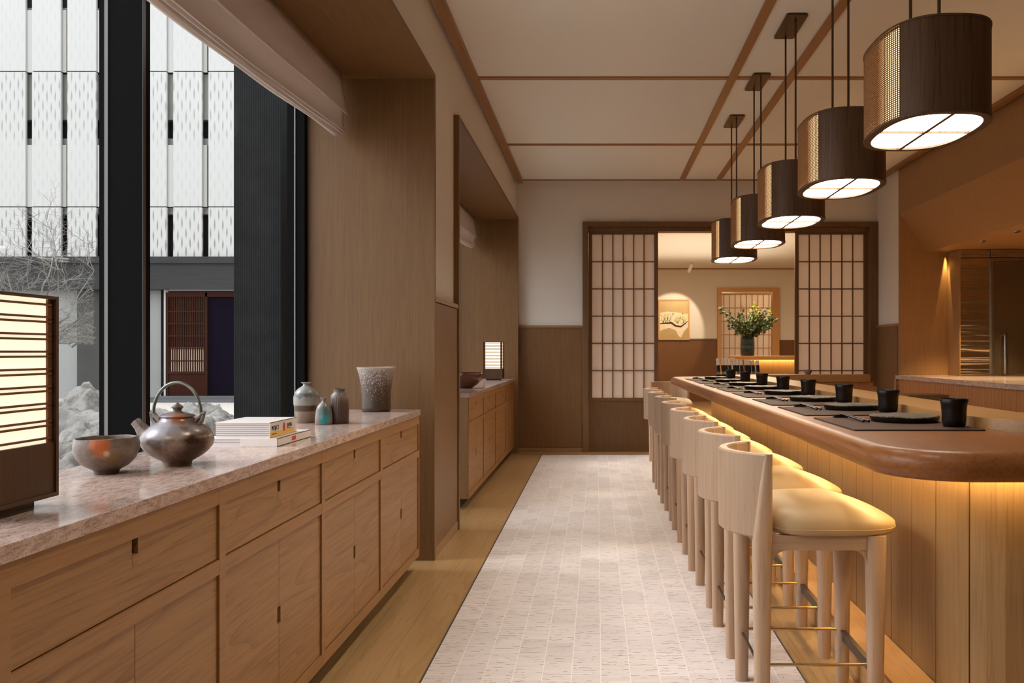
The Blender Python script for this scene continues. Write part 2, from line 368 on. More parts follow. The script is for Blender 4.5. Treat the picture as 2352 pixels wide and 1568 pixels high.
M['rock'] = m_rock()
def m_brushed():
    m, t, p, out = new_mat('brushed_steel'); v = objcoord(t, False)
    setv(p, color=(0.55, 0.47, 0.34), metal=1.0, rough=0.2)
    bump(t, p, noise_(t, mapping(t, v, (0.6, 0.6, 9)), 1.0, 3), 0.9, 0.03); return m
M['brushed'] = m_brushed()

def ceramic(name, stops, height, axis_noise=0.06, rough=0.4, metal=0.0, spots=None, nscale=14, streak=False, bmp=0.15):
    m, t, p, out = new_mat(name); tc = N(t, 'ShaderNodeTexCoord'); v = tc.outputs['Object']
    sp = N(t, 'ShaderNodeSeparateXYZ'); L(t, v, sp.inputs[0])
    nv = mapping(t, v, (40, 40, 3)) if streak else v
    n = noise_(t, nv, 1.0 if streak else nscale, 4)
    f = math_(t, 'ADD', math_(t, 'DIVIDE', sp.outputs[2], height), math_(t, 'MULTIPLY', math_(t, 'SUBTRACT', n, 0.5), axis_noise))
    c = ramp(t, f, stops)
    if spots: c = spots(t, v, sp, c)
    L(t, c, p.inputs['Base Color']); setv(p, rough=rough, metal=metal)
    bump(t, p, noise_(t, v, 60, 4), bmp, 0.003); return m
def patch(loc, rad, col, strength=1.0):
    def f(t, v, sp, c):
        d = N(t, 'ShaderNodeVectorMath', operation='DISTANCE'); L(t, v, d.inputs[0]); d.inputs[1].default_value = loc
        q = math_(t, 'ADD', math_(t, 'DIVIDE', d.outputs['Value'], rad), math_(t, 'MULTIPLY', math_(t, 'SUBTRACT', noise_(t, v, 45, 5), 0.5), 1.2))
        return mixc(t, ramp(t, q, [(0.45, (strength,)*3), (1.0, (0,)*3)]), c, col)
    return f
def chain(*fs):
    def f(t, v, sp, c):
        for g in fs: c = g(t, v, sp, c)
        return c
    return f
def speck(t, v, sp, c):
    n = noise_(t, v, 170, 3, 0.6)
    g = math_(t, 'DIVIDE', sp.outputs[2], 0.226)
    th = math_(t, 'SUBTRACT', 0.73, math_(t, 'MULTIPLY', g, 0.27))
    return mixc(t, math_(t, 'MULTIPLY', math_(t, 'GREATER_THAN', n, th), 0.8), c, (0.42, 0.36, 0.32))
def drips(t, v, sp, c):
    n = noise_(t, mapping(t, v, (45, 45, 1)), 1.0, 2)
    g = math_(t, 'DIVIDE', sp.outputs[2], 0.1725)
    low = math_(t, 'GREATER_THAN', g, math_(t, 'MULTIPLY_ADD', n, 0.30, 0.50))
    hi = math_(t, 'LESS_THAN', g, 0.74)
    return mixc(t, math_(t, 'MULTIPLY', math_(t, 'MULTIPLY', low, hi), 0.85), c, (0.075, 0.085, 0.075))
def blotch(t, v, sp, c):
    return mixc(t, ramp(t, noise_(t, v, 22, 5, 0.65), [(0.42, (0,)*3), (0.62, (0.8,)*3)]), c, (0.085, 0.05, 0.028))
M['kettle'] = ceramic('wood_fired_glaze_and_highlight', [(0, (0.26, 0.17, 0.12)), (0.5, (0.33, 0.25, 0.20)), (0.9, (0.20, 0.17, 0.17))], 0.13, rough=0.3, metal=0.25,
                      spots=chain(blotch, patch((0.07, -0.05, 0.05), 0.05, (0.05, 0.024, 0.012)), patch((0.015, -0.035, 0.125), 0.03, (0.33, 0.11, 0.025), 0.8), patch((-0.02, -0.07, 0.10), 0.06, (0.19, 0.18, 0.21), 0.7)))  # last patch paints a blue-grey highlight on the left shoulder
M['bowl'] = ceramic('wood_fired_bowl_glaze', [(0, (0.06, 0.028, 0.014)), (0.2, (0.16, 0.115, 0.085)), (0.6, (0.20, 0.165, 0.145)), (1, (0.17, 0.14, 0.12))], 0.095, rough=0.35, metal=0.15,
                    spots=chain(blotch, patch((0.022, -0.068, 0.072), 0.032, (0.42, 0.095, 0.02), 0.9), patch((0.036, -0.062, 0.056), 0.009, (0.45, 0.36, 0.22)), patch((0.05, -0.05, 0.045), 0.026, (0.17, 0.10, 0.02), 0.7)))
M['jar_band'] = ceramic('banded_grey_glaze', [(0.0, (0.20, 0.135, 0.095)), (0.28, (0.26, 0.19, 0.145)), (0.30, (0.08, 0.045, 0.026)), (0.42, (0.07, 0.04, 0.024)), (0.46, (0.30, 0.275, 0.245)), (0.72, (0.20, 0.19, 0.17)), (1, (0.28, 0.28, 0.27))], 0.1725, 0.012, rough=0.28, spots=drips)
M['jar_teal'] = ceramic('teal_flushed_glaze', [(0, (0.24, 0.175, 0.14)), (0.5, (0.15, 0.14, 0.115)), (1, (0.20, 0.17, 0.145))], 0.112, 0.3, rough=0.3,
                        spots=chain(patch((0.012, -0.03, 0.055), 0.035, (0.07, 0.12, 0.10)), patch((0.014, -0.034, 0.02), 0.030, (0.02, 0.22, 0.24))))
M['jar_brown'] = ceramic('streaked_brown_glaze', [(0.0, (0.05, 0.025, 0.018)), (0.6, (0.075, 0.043, 0.030)), (0.82, (0.14, 0.105, 0.075)), (1, (0.09, 0.075, 0.06))], 0.148, 0.35, rough=0.4, streak=True)
M['jar_speck'] = ceramic('speckled_ash_glaze', [(0, (0.035, 0.018, 0.010)), (0.25, (0.05, 0.026, 0.014)), (0.6, (0.075, 0.045, 0.030)), (0.93, (0.17, 0.13, 0.115)), (1.0, (0.42, 0.35, 0.30))], 0.226, 0.05, rough=0.4, spots=speck)
M['wood_bowl'] = plain('red_brown_turned_wood', (0.11, 0.035, 0.018), 0.22, var=0.3, vscale=5)
M['green_vase'] = ceramic('dark_green_banded_glaze', [(0.0, (0.03, 0.012, 0.006)), (0.12, (0.008, 0.018, 0.015)), (0.3, (0.004, 0.009, 0.008)), (0.42, (0.02, 0.05, 0.04)), (0.5, (0.005, 0.011, 0.009)), (0.7, (0.018, 0.045, 0.035)), (0.8, (0.004, 0.009, 0.008))], 0.34, 0.1, rough=0.25)

# ------------------------------------------------------------------ mesh helpers
def link(name, me, mats, parent=None, smooth=None, loc=None):
    o = bpy.data.objects.new(name, me); COL.objects.link(o)
    for mm in (mats if isinstance(mats, (list, tuple)) else [mats]): me.materials.append(M[mm] if isinstance(mm, str) else mm)
    if smooth is not None:
        me.polygons.foreach_set('use_smooth', [True]*len(me.polygons))
        me.set_sharp_from_angle(angle=radians(smooth))
    if parent is not None: o.parent = parent
    if loc is not None: o.location = loc
    return o
def fin(name, bm, mats, parent=None, smooth=None, loc=None, normals=True):
    if normals: bmesh.ops.recalc_face_normals(bm, faces=bm.faces)
    me = bpy.data.meshes.new(name); bm.to_mesh(me); bm.free()
    return link(name, me, mats, parent, smooth, loc)
def box(bm, x0, x1, y0, y1, z0, z1, mi=0, bev=0.0):
    vs_ = [bm.verts.new(c) for c in ((x0, y0, z0), (x1, y0, z0), (x1, y1, z0), (x0, y1, z0), (x0, y0, z1), (x1, y0, z1), (x1, y1, z1), (x0, y1, z1))]
    fs = [bm.faces.new([vs_[i] for i in q]) for q in ((3, 2, 1, 0), (4, 5, 6, 7), (0, 1, 5, 4), (1, 2, 6, 5), (2, 3, 7, 6), (3, 0, 4, 7))]
    for f in fs: f.material_index = mi
    if bev:
        es = list({e for f in fs for e in f.edges})
        r = bmesh.ops.bevel(bm, geom=es, offset=bev, segments=2, affect='EDGES', profile=0.6)
        for f in r['faces']: f.material_index = mi
    return vs_
def boxes(name, lst, mats, parent=None, bev=0.0, loc=None):
    bm = bmesh.new()
    for b in lst: box(bm, *b[:6], mi=(b[6] if len(b) > 6 else 0), bev=bev)
    return fin(name, bm, mats, parent, loc=loc)
def lathe(bm, prof, seg=48, cx=0, cy=0, fn=None, mi=0):
    rings = []
    for (r, z) in prof:
        if r < 1e-5:
            rings.append([bm.verts.new((cx, cy, z))]); continue
        ring = []
        for i in range(seg):
            a = 2*pi*i/seg; rr, zz = (r, z) if fn is None else fn(r, z, a)
            ring.append(bm.verts.new((cx+rr*cos(a), cy+rr*sin(a), zz)))
        rings.append(ring)
    for a, b in zip(rings, rings[1:]):
        for i in range(seg):
            j = (i+1) % seg
            if len(a) == 1 and len(b) == 1: continue
            if len(a) == 1: f = bm.faces.new((a[0], b[i], b[j]))
            elif len(b) == 1: f = bm.faces.new((a[i], a[j], b[0]))
            else: f = bm.faces.new((a[i], a[j], b[j], b[i]))
            f.material_index = mi
def tube(bm, pts, rad, seg=10, cap=True, flat=None, mi=0):
    """tube along points with radius per point"""
    pts = [Vector(p) for p in pts]; n = len(pts)
    rads = rad if isinstance(rad, (list, tuple)) else [rad]*n
    rings = []; up = None
    for i, p in enumerate(pts):
        d = (pts[min(i+1, n-1)] - pts[max(i-1, 0)]).normalized()
        if up is None:
            up = Vector((0, 0, 1)) if abs(d.z) < 0.9 else Vector((1, 0, 0))
        s = d.cross(up).normalized(); up = s.cross(d).normalized()
        ring = []
        for k in range(seg):
            a = 2*pi*k/seg; fx = 1 if flat is None else flat
            ring.append(bm.verts.new(p + s*cos(a)*rads[i]*fx + up*sin(a)*rads[i]))
        rings.append(ring)
    for a, b in zip(rings, rings[1:]):
        for k in range(seg):
            f = bm.faces.new((a[k], a[(k+1) % seg], b[(k+1) % seg], b[k])); f.material_index = mi
    if cap:
        bm.faces.new(rings[0][::-1]).material_index = mi; bm.faces.new(rings[-1]).material_index = mi
def prism(bm, pts, z0, z1, mi=0):
    """extrude a plan outline (x,y) from z0 to z1"""
    a = [bm.verts.new((x, y, z0)) for x, y in pts]; b = [bm.verts.new((x, y, z1)) for x, y in pts]
    n = len(pts)
    for i in range(n):
        bm.faces.new((a[i], a[(i+1) % n], b[(i+1) % n], b[i])).material_index = mi
    bm.faces.new(a[::-1]).material_index = mi; bm.faces.new(b).material_index = mi
def rrect(x0, x1, y0, y1, r, seg=6):
    pts = []
    for cx, cy, a0 in ((x1-r, y1-r, 0), (x0+r, y1-r, pi/2), (x0+r, y0+r, pi), (x1-r, y0+r, 3*pi/2)):
        for i in range(seg+1):
            a = a0 + pi/2*i/seg; pts.append((cx+r*cos(a), cy+r*sin(a)))
    return pts
def loft(bm, rings, closed=True, cap=True, mi=0):
    vr = [[bm.verts.new(p) for p in r] for r in rings]; n = len(vr[0])
    for a, b in zip(vr, vr[1:]):
        for k in range(n if closed else n-1):
            bm.faces.new((a[k], a[(k+1) % n], b[(k+1) % n], b[k])).material_index = mi
    if cap:
        bm.faces.new(vr[0][::-1]).material_index = mi; bm.faces.new(vr[-1]).material_index = mi
def thing(name, label, cat, loc=(0, 0, 0), rotz=0, group=None):
    o = bpy.data.objects.new(name, None); COL.objects.link(o); o.location = loc; o.rotation_euler = (0, 0, rotz)
    o.empty_display_size = 0.1
    o['label'] = label; o['category'] = cat
    if group: o['group'] = group
    return o
def tag(o, label, cat, group=None, kind=None):
    o['label'] = label; o['category'] = cat
    if group: o['group'] = group
    if kind: o['kind'] = kind
    return o
def struct(o, label=None):
    o['kind'] = 'structure'
    if label: o['label'] = label
    return o
def kids(o): return [c for c in bpy.data.objects if c.parent == o]
def dup(root, loc, rotz=None, label=None, group=None):
    r = root.copy(); COL.objects.link(r); r.location = loc
    if rotz is not None: r.rotation_euler = (0, 0, rotz)
    if label: r['label'] = label
    if group: r['group'] = group
    for ch in kids(root):
        c = ch.copy(); COL.objects.link(c); c.parent = r
        for g in kids(ch):
            d = g.copy(); COL.objects.link(d); d.parent = c
    return r
ORD = ['first', 'second', 'third', 'fourth', 'fifth', 'sixth', 'seventh', 'eighth', 'ninth', 'tenth', 'eleventh']
# ================================================================== THE ROOM
CZ = 3.115
struct(boxes('floor', [(-1.78, 6.6, -2.1, 23.2, -0.12, 0.0)], 'floor_wood'))
struct(boxes('trim_1', [(-0.61, 0.724, -2.1, 9.70, -0.01, 0.003)], 'tile'), 'pale grained tile inlay in the oak floor')
struct(boxes('trim_2', [(-0.616, -0.61, -2.1, 9.70, -0.01, 0.004), (0.724, 0.730, -2.1, 9.70, -0.01, 0.004)], 'dark_trim'))
struct(boxes('trim_3', [(-0.925, 3.2, 9.705, 9.99, -0.01, 0.004)], 'oak_x'))
# left wall: near pier, header, pier between the alcoves, far return
struct(boxes('wall_left', [(-1.69, -0.925, -2.1, 0.26, 0, CZ), (-1.69, -0.925, 0.26, 10.0, 2.68, CZ),
                           (-1.69, -0.925, 4.84, 5.62, 0, 2.68), (-1.69, -0.925, 9.93, 10.12, 0, 2.68)], 'plaster'))
def alcove(n, y0, y1):
    struct(boxes('trim_%d' % n, [(-1.69, -0.895, y1, y1+0.04, 0, 2.68), (-1.69, -0.89, y0-0.04, y0, 0, 2.68)], 'oak_wall'), 'oak lining of the alcove sides')
    struct(boxes('trim_%d' % (n+1), [(-1.69, -0.89, y0, y1, 2.655, 2.68)], 'oak_soffit'), 'oak lining of the alcove top')
alcove(4, 0.30, 4.80); alcove(6, 5.66, 9.89)
struct(boxes('trim_8', [(-0.925, -0.90, 4.84, 5.62, 0.0, 1.425), (-0.925, -0.90, -2.0, 0.26, 0.0, 1.425)], 'oak_wall'), 'oak panelling on the left piers')
struct(boxes('trim_9', [(-0.925, -0.894, 4.841, 5.619, 1.43, 1.455)], 'oak_h'))
struct(boxes('baseboard_left', [(-0.925, -0.897, 4.84, 5.62, 0, 0.06)], 'oak_h'))
# back wall
struct(boxes('wall_back', [(-0.93, -0.165, 10.0, 10.14, 0, CZ), (-0.165, 3.22, 10.0, 10.14, 2.64, CZ), (3.22, 3.30, 9.3, 10.14, 0, CZ)], 'plaster'))
struct(boxes('trim_10', [(-0.90, -0.165, 9.985, 10.0, 0.055, 1.43), (3.205, 3.22, 9.3, 10.0, 0, 1.43)], 'oak_wall'), 'oak wainscot beside the shoji opening')
struct(boxes('trim_11', [(-0.90, -0.165, 9.975, 10.0, 1.43, 1.455), (3.195, 3.22, 9.3, 10.0, 1.43, 1.455)], 'oak_x'))
struct(boxes('baseboard_back', [(-0.90, -0.165, 9.978, 10.0, 0, 0.052)], 'oak_x'))
struct(boxes('wall_rear', [(-1.78, 5.6, -2.2, -2.1, 0, CZ)], 'plaster'))
struct(boxes('wall_right', [(3.22, 3.27, -2.1, 9.3, 2.62, CZ)], 'niche_wood'), 'oak bulkhead over the kitchen')
struct(boxes('wall_kitchen', [(3.222, 5.6, 9.285, 9.42, 0, 2.7)], 'niche_wood'))
struct(boxes('wall_kitchen', [(5.5, 5.6, -2.1, 9.3, 0, 2.7)], 'niche_wood'))
bm = bmesh.new()
loft(bm, [[(3.22, y, 2.62), (3.51, y, 2.21), (5.6, y, 2.21), (5.6, y, 2.9), (3.27, y, 2.9), (3.27, y, 2.62)] for y in (-2.1, 9.3)])
struct(fin('ceiling', bm, 'niche_wood'), 'sloping oak soffit over the kitchen')
struct(boxes('ceiling', [(-1.78, 5.6, -2.2, 10.14, CZ, CZ+0.15)], 'ceiling'))
k = 12
for b in [(-0.905, -0.845, -2.1, 9.95, 3.075, CZ), (0.94, 1.0, -2.1, 9.95, 3.103, CZ), (1.355, 1.415, -2.1, 9.95, 3.103, CZ), (3.14, 3.20, -2.1, 9.95, 3.085, CZ)]:
    struct(boxes('trim_%d' % k, [b], 'batten')); k += 1
for y in (2.24, 4.24, 6.24, 8.24, 9.94):
    struct(boxes('trim_%d' % k, [(-0.85, 3.16, y-0.028, y+0.028, 3.106, CZ)], 'batten')); k += 1

# ------------------------------------------------------------------ windows
def window(n, y0, y1, mull):
    bs = [(-1.69, -1.595, y1-0.05, y1, 0, 2.655), (-1.69, -1.595, y0, y0+0.05, 0, 2.655), (-1.69, -1.595, y0, y1, 0, 0.07), (-1.69, -1.595, y0, y1, 2.59, 2.655)]
    for m_ in mull: bs.append((-1.705, -1.56, m_-0.029, m_+0.029, 0, 2.655))
    f = boxes('window_%d' % n, bs, 'black_metal'); struct(f)
    beads = [(-1.650, -1.643, y1-0.056, y1-0.05, 0.07, 2.59)]
    for m_ in mull:
        beads.append((-1.686, -1.674, m_-0.032, m_-0.029, 0.07, 2.59))
    boxes('glazing_bead', beads, 'light_trim', f)
    if mull: boxes('inner_bead', [(-1.561, -1.556, m_-0.027, m_-0.008, 0.0, 2.6) for m_ in mull], 'dark_trim', f)
    ys = [y0+0.05] + [v for m_ in mull for v in (m_-0.029, m_+0.029)] + [y1-0.05]
    for a, b in zip(ys[::2], ys[1::2]):
        boxes('pane', [(-1.683, -1.679, a, b, 0.07, 2.59)], 'glass', f)
window(1, 0.30, 4.80, [3.012]); window(2, 5.66, 9.89, [7.78])

# roman blinds: a gathered cloth with stacked folds
def blind(y0, y1, label):
    prof = [(-1.395, 2.655), (-1.388, 2.60), (-1.376, 2.53), (-1.360, 2.465), (-1.347, 2.428), (-1.352, 2.424), (-1.372, 2.436), (-1.378, 2.40), (-1.372, 2.36),
            (-1.360, 2.330), (-1.363, 2.326), (-1.380, 2.338), (-1.376, 2.320), (-1.379, 2.316), (-1.392, 2.332), (-1.390, 2.312), (-1.394, 2.309), (-1.405, 2.328), (-1.405, 2.308), (-1.41, 2.306), (-1.425, 2.34), (-1.43, 2.45), (-1.43, 2.655)]
    n = 60; rings = []
    for i in range(n+1):
        y = y0 + (y1-y0)*i/n
        r = []
        for j, (x, z) in enumerate(prof):
            w = max(0.0, min(1.0, (2.6-z)/0.25))
            sag = (0.008*sin((y-y0)*1.9) - 0.045*sin(pi*(y-y0)/(y1-y0)))*w
            r.append((x + 0.012*(1-w) + w*0.007*mnoise.noise(Vector((y*1.6, j*0.3, 0))), y, z + sag + w*0.006*mnoise.noise(Vector((y*2.3, j*0.5, 5)))))
        rings.append(r)
    bm = bmesh.new(); loft(bm, rings, closed=False, cap=False)
    o = fin('roman_blind', bm, 'blind', smooth=50)
    md = o.modifiers.new('thick', 'SOLIDIFY'); md.thickness = 0.003
    boxes('head_rail', [(-1.43, -1.392, y0, y1, 2.625, 2.655)], 'dark_trim', o)
    tag(o, label, 'blind', 'roman blinds'); return o
blind(0.42, 4.72, 'off-white roman blind gathered above the large near window')
blind(5.80, 9.80, 'off-white roman blind of the far alcove beyond the pier')

# ------------------------------------------------------------------ shoji opening of the back wall
door = boxes('door_1', [(-0.165, -0.10, 9.955, 10.16, 0, 2.64), (3.12, 3.22, 9.955, 10.16, 0, 2.64), (-0.10, 3.12, 9.955, 10.16, 2.585, 2.64), (-0.10, 3.12, 10.0, 10.16, 2.535, 2.585)], 'door_wood', bev=0.003)
struct(door, 'dark wood frame around the wide shoji opening')
def shoji(name, x0, x1, y, ztop, zkick, cols, rows, stile=0.042, bar=0.013, z0=0.0, kick=True, mat='door_wood', paper='shoji', kind=True, toprail=0.03):
    o = thing(name, '', '', (0, 0, 0))
    del o['label']; del o['category']
    o['kind'] = 'structure'
    boxes('frame', [(x0, x0+stile, y, y+0.035, z0, ztop), (x1-stile, x1, y, y+0.035, z0, ztop), (x0+stile, x1-stile, y, y+0.035, ztop-toprail, ztop), (x0+stile, x1-stile, y, y+0.035, zkick-0.035, zkick), (x0+stile, x1-stile, y, y+0.035, z0, z0+0.04)], mat, o)
    xa, xb, za, zb = x0+stile, x1-stile, zkick, ztop-toprail
    bs = [(xa+(xb-xa)*i/cols-bar/2, xa+(xb-xa)*i/cols+bar/2, y+0.006, y+0.022, za, zb) for i in range(1, cols)]
    zs = [za+(zb-za)*j/rows for j in range(1, rows)]
    bs += [(xa, xb, y+0.004, y+0.022, z-bar/2, z+bar/2) for z in zs]
    boxes('lattice', bs, mat, o)
    boxes('paper', [(xa, xb, y+0.023, y+0.025, za, zb)], paper, o)
    if kick: boxes('kick_panel', [(xa, xb, y+0.01, y+0.026, z0+0.04, zkick-0.035)], mat, o)
    return o
shoji('door_2', -0.098, 0.705, 10.04, 2.535, 0.62, 6, 6)
shoji('door_3', 2.285, 3.12, 10.04, 2.535, 0.62, 6, 6)

# ------------------------------------------------------------------ room beyond
struct(boxes('wall_beyond', [(-1.9, -1.78, 10.14, 20.3, 0, 3.1), (6.5, 6.6, 10.14, 20.3, 0, 3.1), (3.30, 6.6, 10.02, 10.14, 0, 3.1), (-1.9, -0.93, 10.02, 10.14, 0, 3.1),
                             (-1.9, 2.87, 20.3, 20.42, 0, 3.1), (4.17, 6.6, 20.3, 20.42, 0, 3.1), (2.87, 4.17, 20.3, 20.42, 2.62, 3.1)], 'plaster'))
struct(boxes('wall_beyond', [(-1.9, -1.78, 20.42, 23.2, 0, 3.1), (6.5, 6.6, 20.42, 23.2, 0, 3.1), (-1.9, 6.6, 23.1, 23.2, 0, 3.1)], 'plaster'))
struct(boxes('ceiling', [(-1.9, 6.6, 10.14, 23.2, 3.1, 3.25)], 'ceiling'), 'ceiling of the room beyond')
struct(boxes('trim_30', [(-1.78, 2.87, 20.27, 20.3, 0, 1.43), (4.24, 6.5, 20.27, 20.3, 0, 1.43)], 'far_wood'), 'dark oak wainscot of the far wall')
struct(boxes('trim_31', [(-1.78, 2.87, 20.25, 20.3, 1.43, 1.46)], 'door_wood'))
struct(boxes('trim_32', [(-1.78, 6.5, 20.28, 20.3, 3.07, 3.1)], 'batten'))
struct(boxes('door_4', [(2.80, 2.90, 20.22, 20.42, 0, 2.64), (4.08, 4.24, 20.22, 20.42, 0, 2.64), (2.90, 4.08, 20.22, 20.42, 2.56, 2.64)], 'gold_frame'))
shoji('door_5', 2.90, 4.3, 20.95, 2.56, 0.6, 10, 6, stile=0.02, bar=0.02, mat='gold_frame')

# ================================================================== COURTYARD
def P(px, py, Y): return ((px-1371)*Y/2000, Y, H-(py-808)*Y/2000)
struct(boxes('courtyard_ground', [(-40, -1.79, -12, 40, -0.15, -0.02)], 'ground'))
YB = 21.5
bld = thing('courtyard_building', 'white screened facade across the courtyard with dark ground floor and lattice door', 'building', (0, 0, 0))
def bx_px(px0, px1, py0, py1, y0, y1): # rectangle given where it stands on the facade plane
    a = P(px0, py1, YB); b = P(px1, py0, YB)
    return (a[0], b[0], y0, y1, a[2], b[2])
boxes('backing_glass', [bx_px(-900, 1100, -760, 592, 21.7, 21.8)], 'dark_glass', bld)
rows = [(592, 479), (477, 171), (169, -137), (-139, -445), (-447, -752)]
for kx in range(-9, 11):
    a = 5 + 80.3*kx
    for (pb, pt) in rows:
        bm = bmesh.new(); box(bm, *bx_px(a, a+65.5, pt, pb, 21.3, 21.38), bev=0.01)
        fin('screen_panel', bm, 'screen', bld)
boxes('floor_slab', [bx_px(-900, 1100, p0, p1, 21.5, 21.7) for (p0, p1) in ((171, 275), (477, 492), (318, 334), (-137, -33), (18, 30))], 'grey_glass', bld)
for kx in range(-8, 10, 2):
    a = 5 + 80.3*kx + 66
    boxes('narrow_screen', [bx_px(a, a+14.3, 336, 477, 21.36, 21.42), bx_px(a, a+14.3, 28, 170, 21.36, 21.42)], 'screen_plain', bld)
for kx in range(-9, 11, 2):
    a = 5 + 80.3*kx + 66
    boxes('grey_fin', [bx_px(a, a+9, 336, 477, 21.36, 21.42), bx_px(a, a+9, 28, 170, 21.36, 21.42)], 'grey_glass', bld)
boxes('fascia', [bx_px(-900, 1100, 592, 607, 21.2, 21.9), bx_px(-900, 1100, 607, 666, 21.26, 21.9)], 'fascia', bld)
boxes('pale_wall', [bx_px(-900, 177, 666, 915, 21.6, 21.75), bx_px(330, 372, 666, 915, 21.6, 21.75)], 'pale_wall', bld)
boxes('grey_wall', [bx_px(177, 330, 666, 915, 21.5, 21.75)], 'grey_wall', bld)
boxes('post', [bx_px(372, 378, 666, 915, 21.45, 21.6)], 'black_metal', bld)
boxes('post', [bx_px(378.5, 384, 666, 915, 21.45, 21.6)], 'screen_plain', bld)
ld = boxes('lattice_door', [bx_px(385, 391, 672, 912, 21.4, 21.5), bx_px(475, 480, 672, 912, 21.4, 21.5), bx_px(391, 620, 668, 682, 21.4, 21.5), bx_px(391, 475, 853, 858, 21.4, 21.5)] +
           [bx_px(393+5.15*i, 395.3+5.15*i, 680, 855, 21.42, 21.46) for i in range(16)] + [bx_px(391, 475, p, p+3, 21.41, 21.44) for p in (714, 742, 770, 799, 827)], 'red_door', bld)
boxes('lower_panel', [bx_px(391, 475, 858, 912, 21.43, 21.47)], 'red_door', ld)
boxes('lit_paper', [bx_px(391, 475, 798, 855, 21.52, 21.54)], emit('glowing_door_paper', (1.0, 0.72, 0.5), 0.33), ld)  # paper emits by itself, standing for light behind the door
boxes('dark_paper', [bx_px(391, 475, 680, 798, 21.52, 21.54)], plain('shaded_paper', (0.12, 0.06, 0.045), 0.8), ld)  # same paper in a darker colour for its unlit part
boxes('curtain', [bx_px(480, 700, 682, 912, 21.47, 21.5)], 'noren', bld)
boxes('stone_step', [(-10.7, -6.0, 20.5, 21.6, -0.02, 0.07), (-10.7, -6.0, 20.1, 20.5, -0.02, 0.03)], 'deck', bld)
struct(boxes('courtyard_pillar', [(-2.502, -2.178, 6.0, 7.1, -0.1, 4.2)], 'ribbed'), 'ribbed dark concrete pillar outside the window')

def rock(px, py_top, Y, rx, ry, seed, label):
    cx = (px-1371)*Y/2000; zt = H-(py_top-808)*Y/2000
    bm = bmesh.new(); bmesh.ops.create_icosphere(bm, subdivisions=5, radius=1.0)
    for v in bm.verts:
        p = v.co.copy(); q = p*1.3+Vector((seed*3.1, seed*1.7, 0))
        n = mnoise.noise(q)*0.24 + mnoise.noise(q*2.7)*0.13 + abs(mnoise.noise(q*6))*0.11 + mnoise.noise(q*14)*0.04
        r = 0.92+n
        z = p.z*r
        v.co = Vector((p.x*r*rx, p.y*r*ry, max(-0.05, (z+0.15)/1.15*zt*0.95)))
    tag(fin('courtyard_rock', bm, 'rock', smooth=70, loc=(cx, Y, 0)), label, 'rock', 'pale rocks in the courtyard')
rock(200, 886, 9.6, .46, .4, 1, 'rounded pale rock at the back of the courtyard pile, below the bare branches')
rock(165, 935, 7.9, .55, .45, 2, 'middle pale rock of the courtyard pile between lantern and mullion')
rock(215, 966, 6.5, .42, .4, 3, 'light grey rock close to the black mullion')
rock(140, 1003, 5.4, .42, .4, 8, 'low front rock of the courtyard pile just behind the lantern')
rock(448, 912, 11.5, .42, .35, 4, 'brown grey rock seen through the teapot handle')
rock(375, 940, 9.3, .45, .35, 5, 'flat warm rock behind the teapot spout')
rock(515, 935, 9.0, .42, .4, 6, 'pale craggy rock beside the ribbed pillar')
rock(470, 955, 7.4, .33, .35, 7, 'pale rock behind the stack of books')
rock(575, 960, 7.0, .22, .25, 9, 'dark mossy rock at the foot of the ribbed pillar')

# bare tree
def tree():
    rnd = random.Random(11); bm = bmesh.new()
    def grow(p, d, ln, r, lvl):
        pts = [p]; n = 4
        for i in range(n):
            d = (d + Vector((rnd.uniform(-.28, .28), rnd.uniform(-.28, .28), rnd.uniform(-.2, .26)))).normalized()
            pts.append(pts[-1] + d*ln/n)
        tube(bm, pts, [r*(1-.45*i/n) for i in range(n+1)], seg=5 if lvl < 2 else 3, cap=False)
        if lvl >= 6: return
        for _ in range((4 if lvl == 2 else 3) if lvl > 0 else 6):
            q = pts[rnd.randint(1 if lvl else 2, n)]
            a = rnd.uniform(0, 2*pi); s = d.cross(Vector((0, 0, 1))).normalized(); u = s.cross(d)
            nd = (d*rnd.uniform(.5, 1.1) + (s*cos(a)+u*sin(a))*rnd.uniform(.5, 1.0)).normalized()
            nd.z = nd.z*0.7+0.02
            grow(q, nd.normalized(), ln*rnd.uniform(.58, .78), r*.58, lvl+1)
    for (bx, by, dx, dz) in ((-7.5, 9.9, .35, .8), (-7.6, 10.1, .05, 1.0), (-7.4, 9.9, .75, .85), (-7.5, 10.2, .55, .7)):
        grow(Vector((bx, by, -0.05)), Vector((dx, rnd.uniform(-.2, .2), dz)).normalized(), 1.3, .03, 0)
    # keep the crown above the boulders and clear of the window mullion
    dead = [f for f in bm.faces if (lambda c: c.x/c.y > -0.578 or (c.z < 1.25 and c.x > -7.3))(f.calc_center_median())]
    bmesh.ops.delete(bm, geom=dead, context='FACES')
    tag(fin('bare_maple_tree', bm, 'bark', normals=False), 'bare pale-branched tree in the courtyard behind the near lantern', 'tree')
tree()
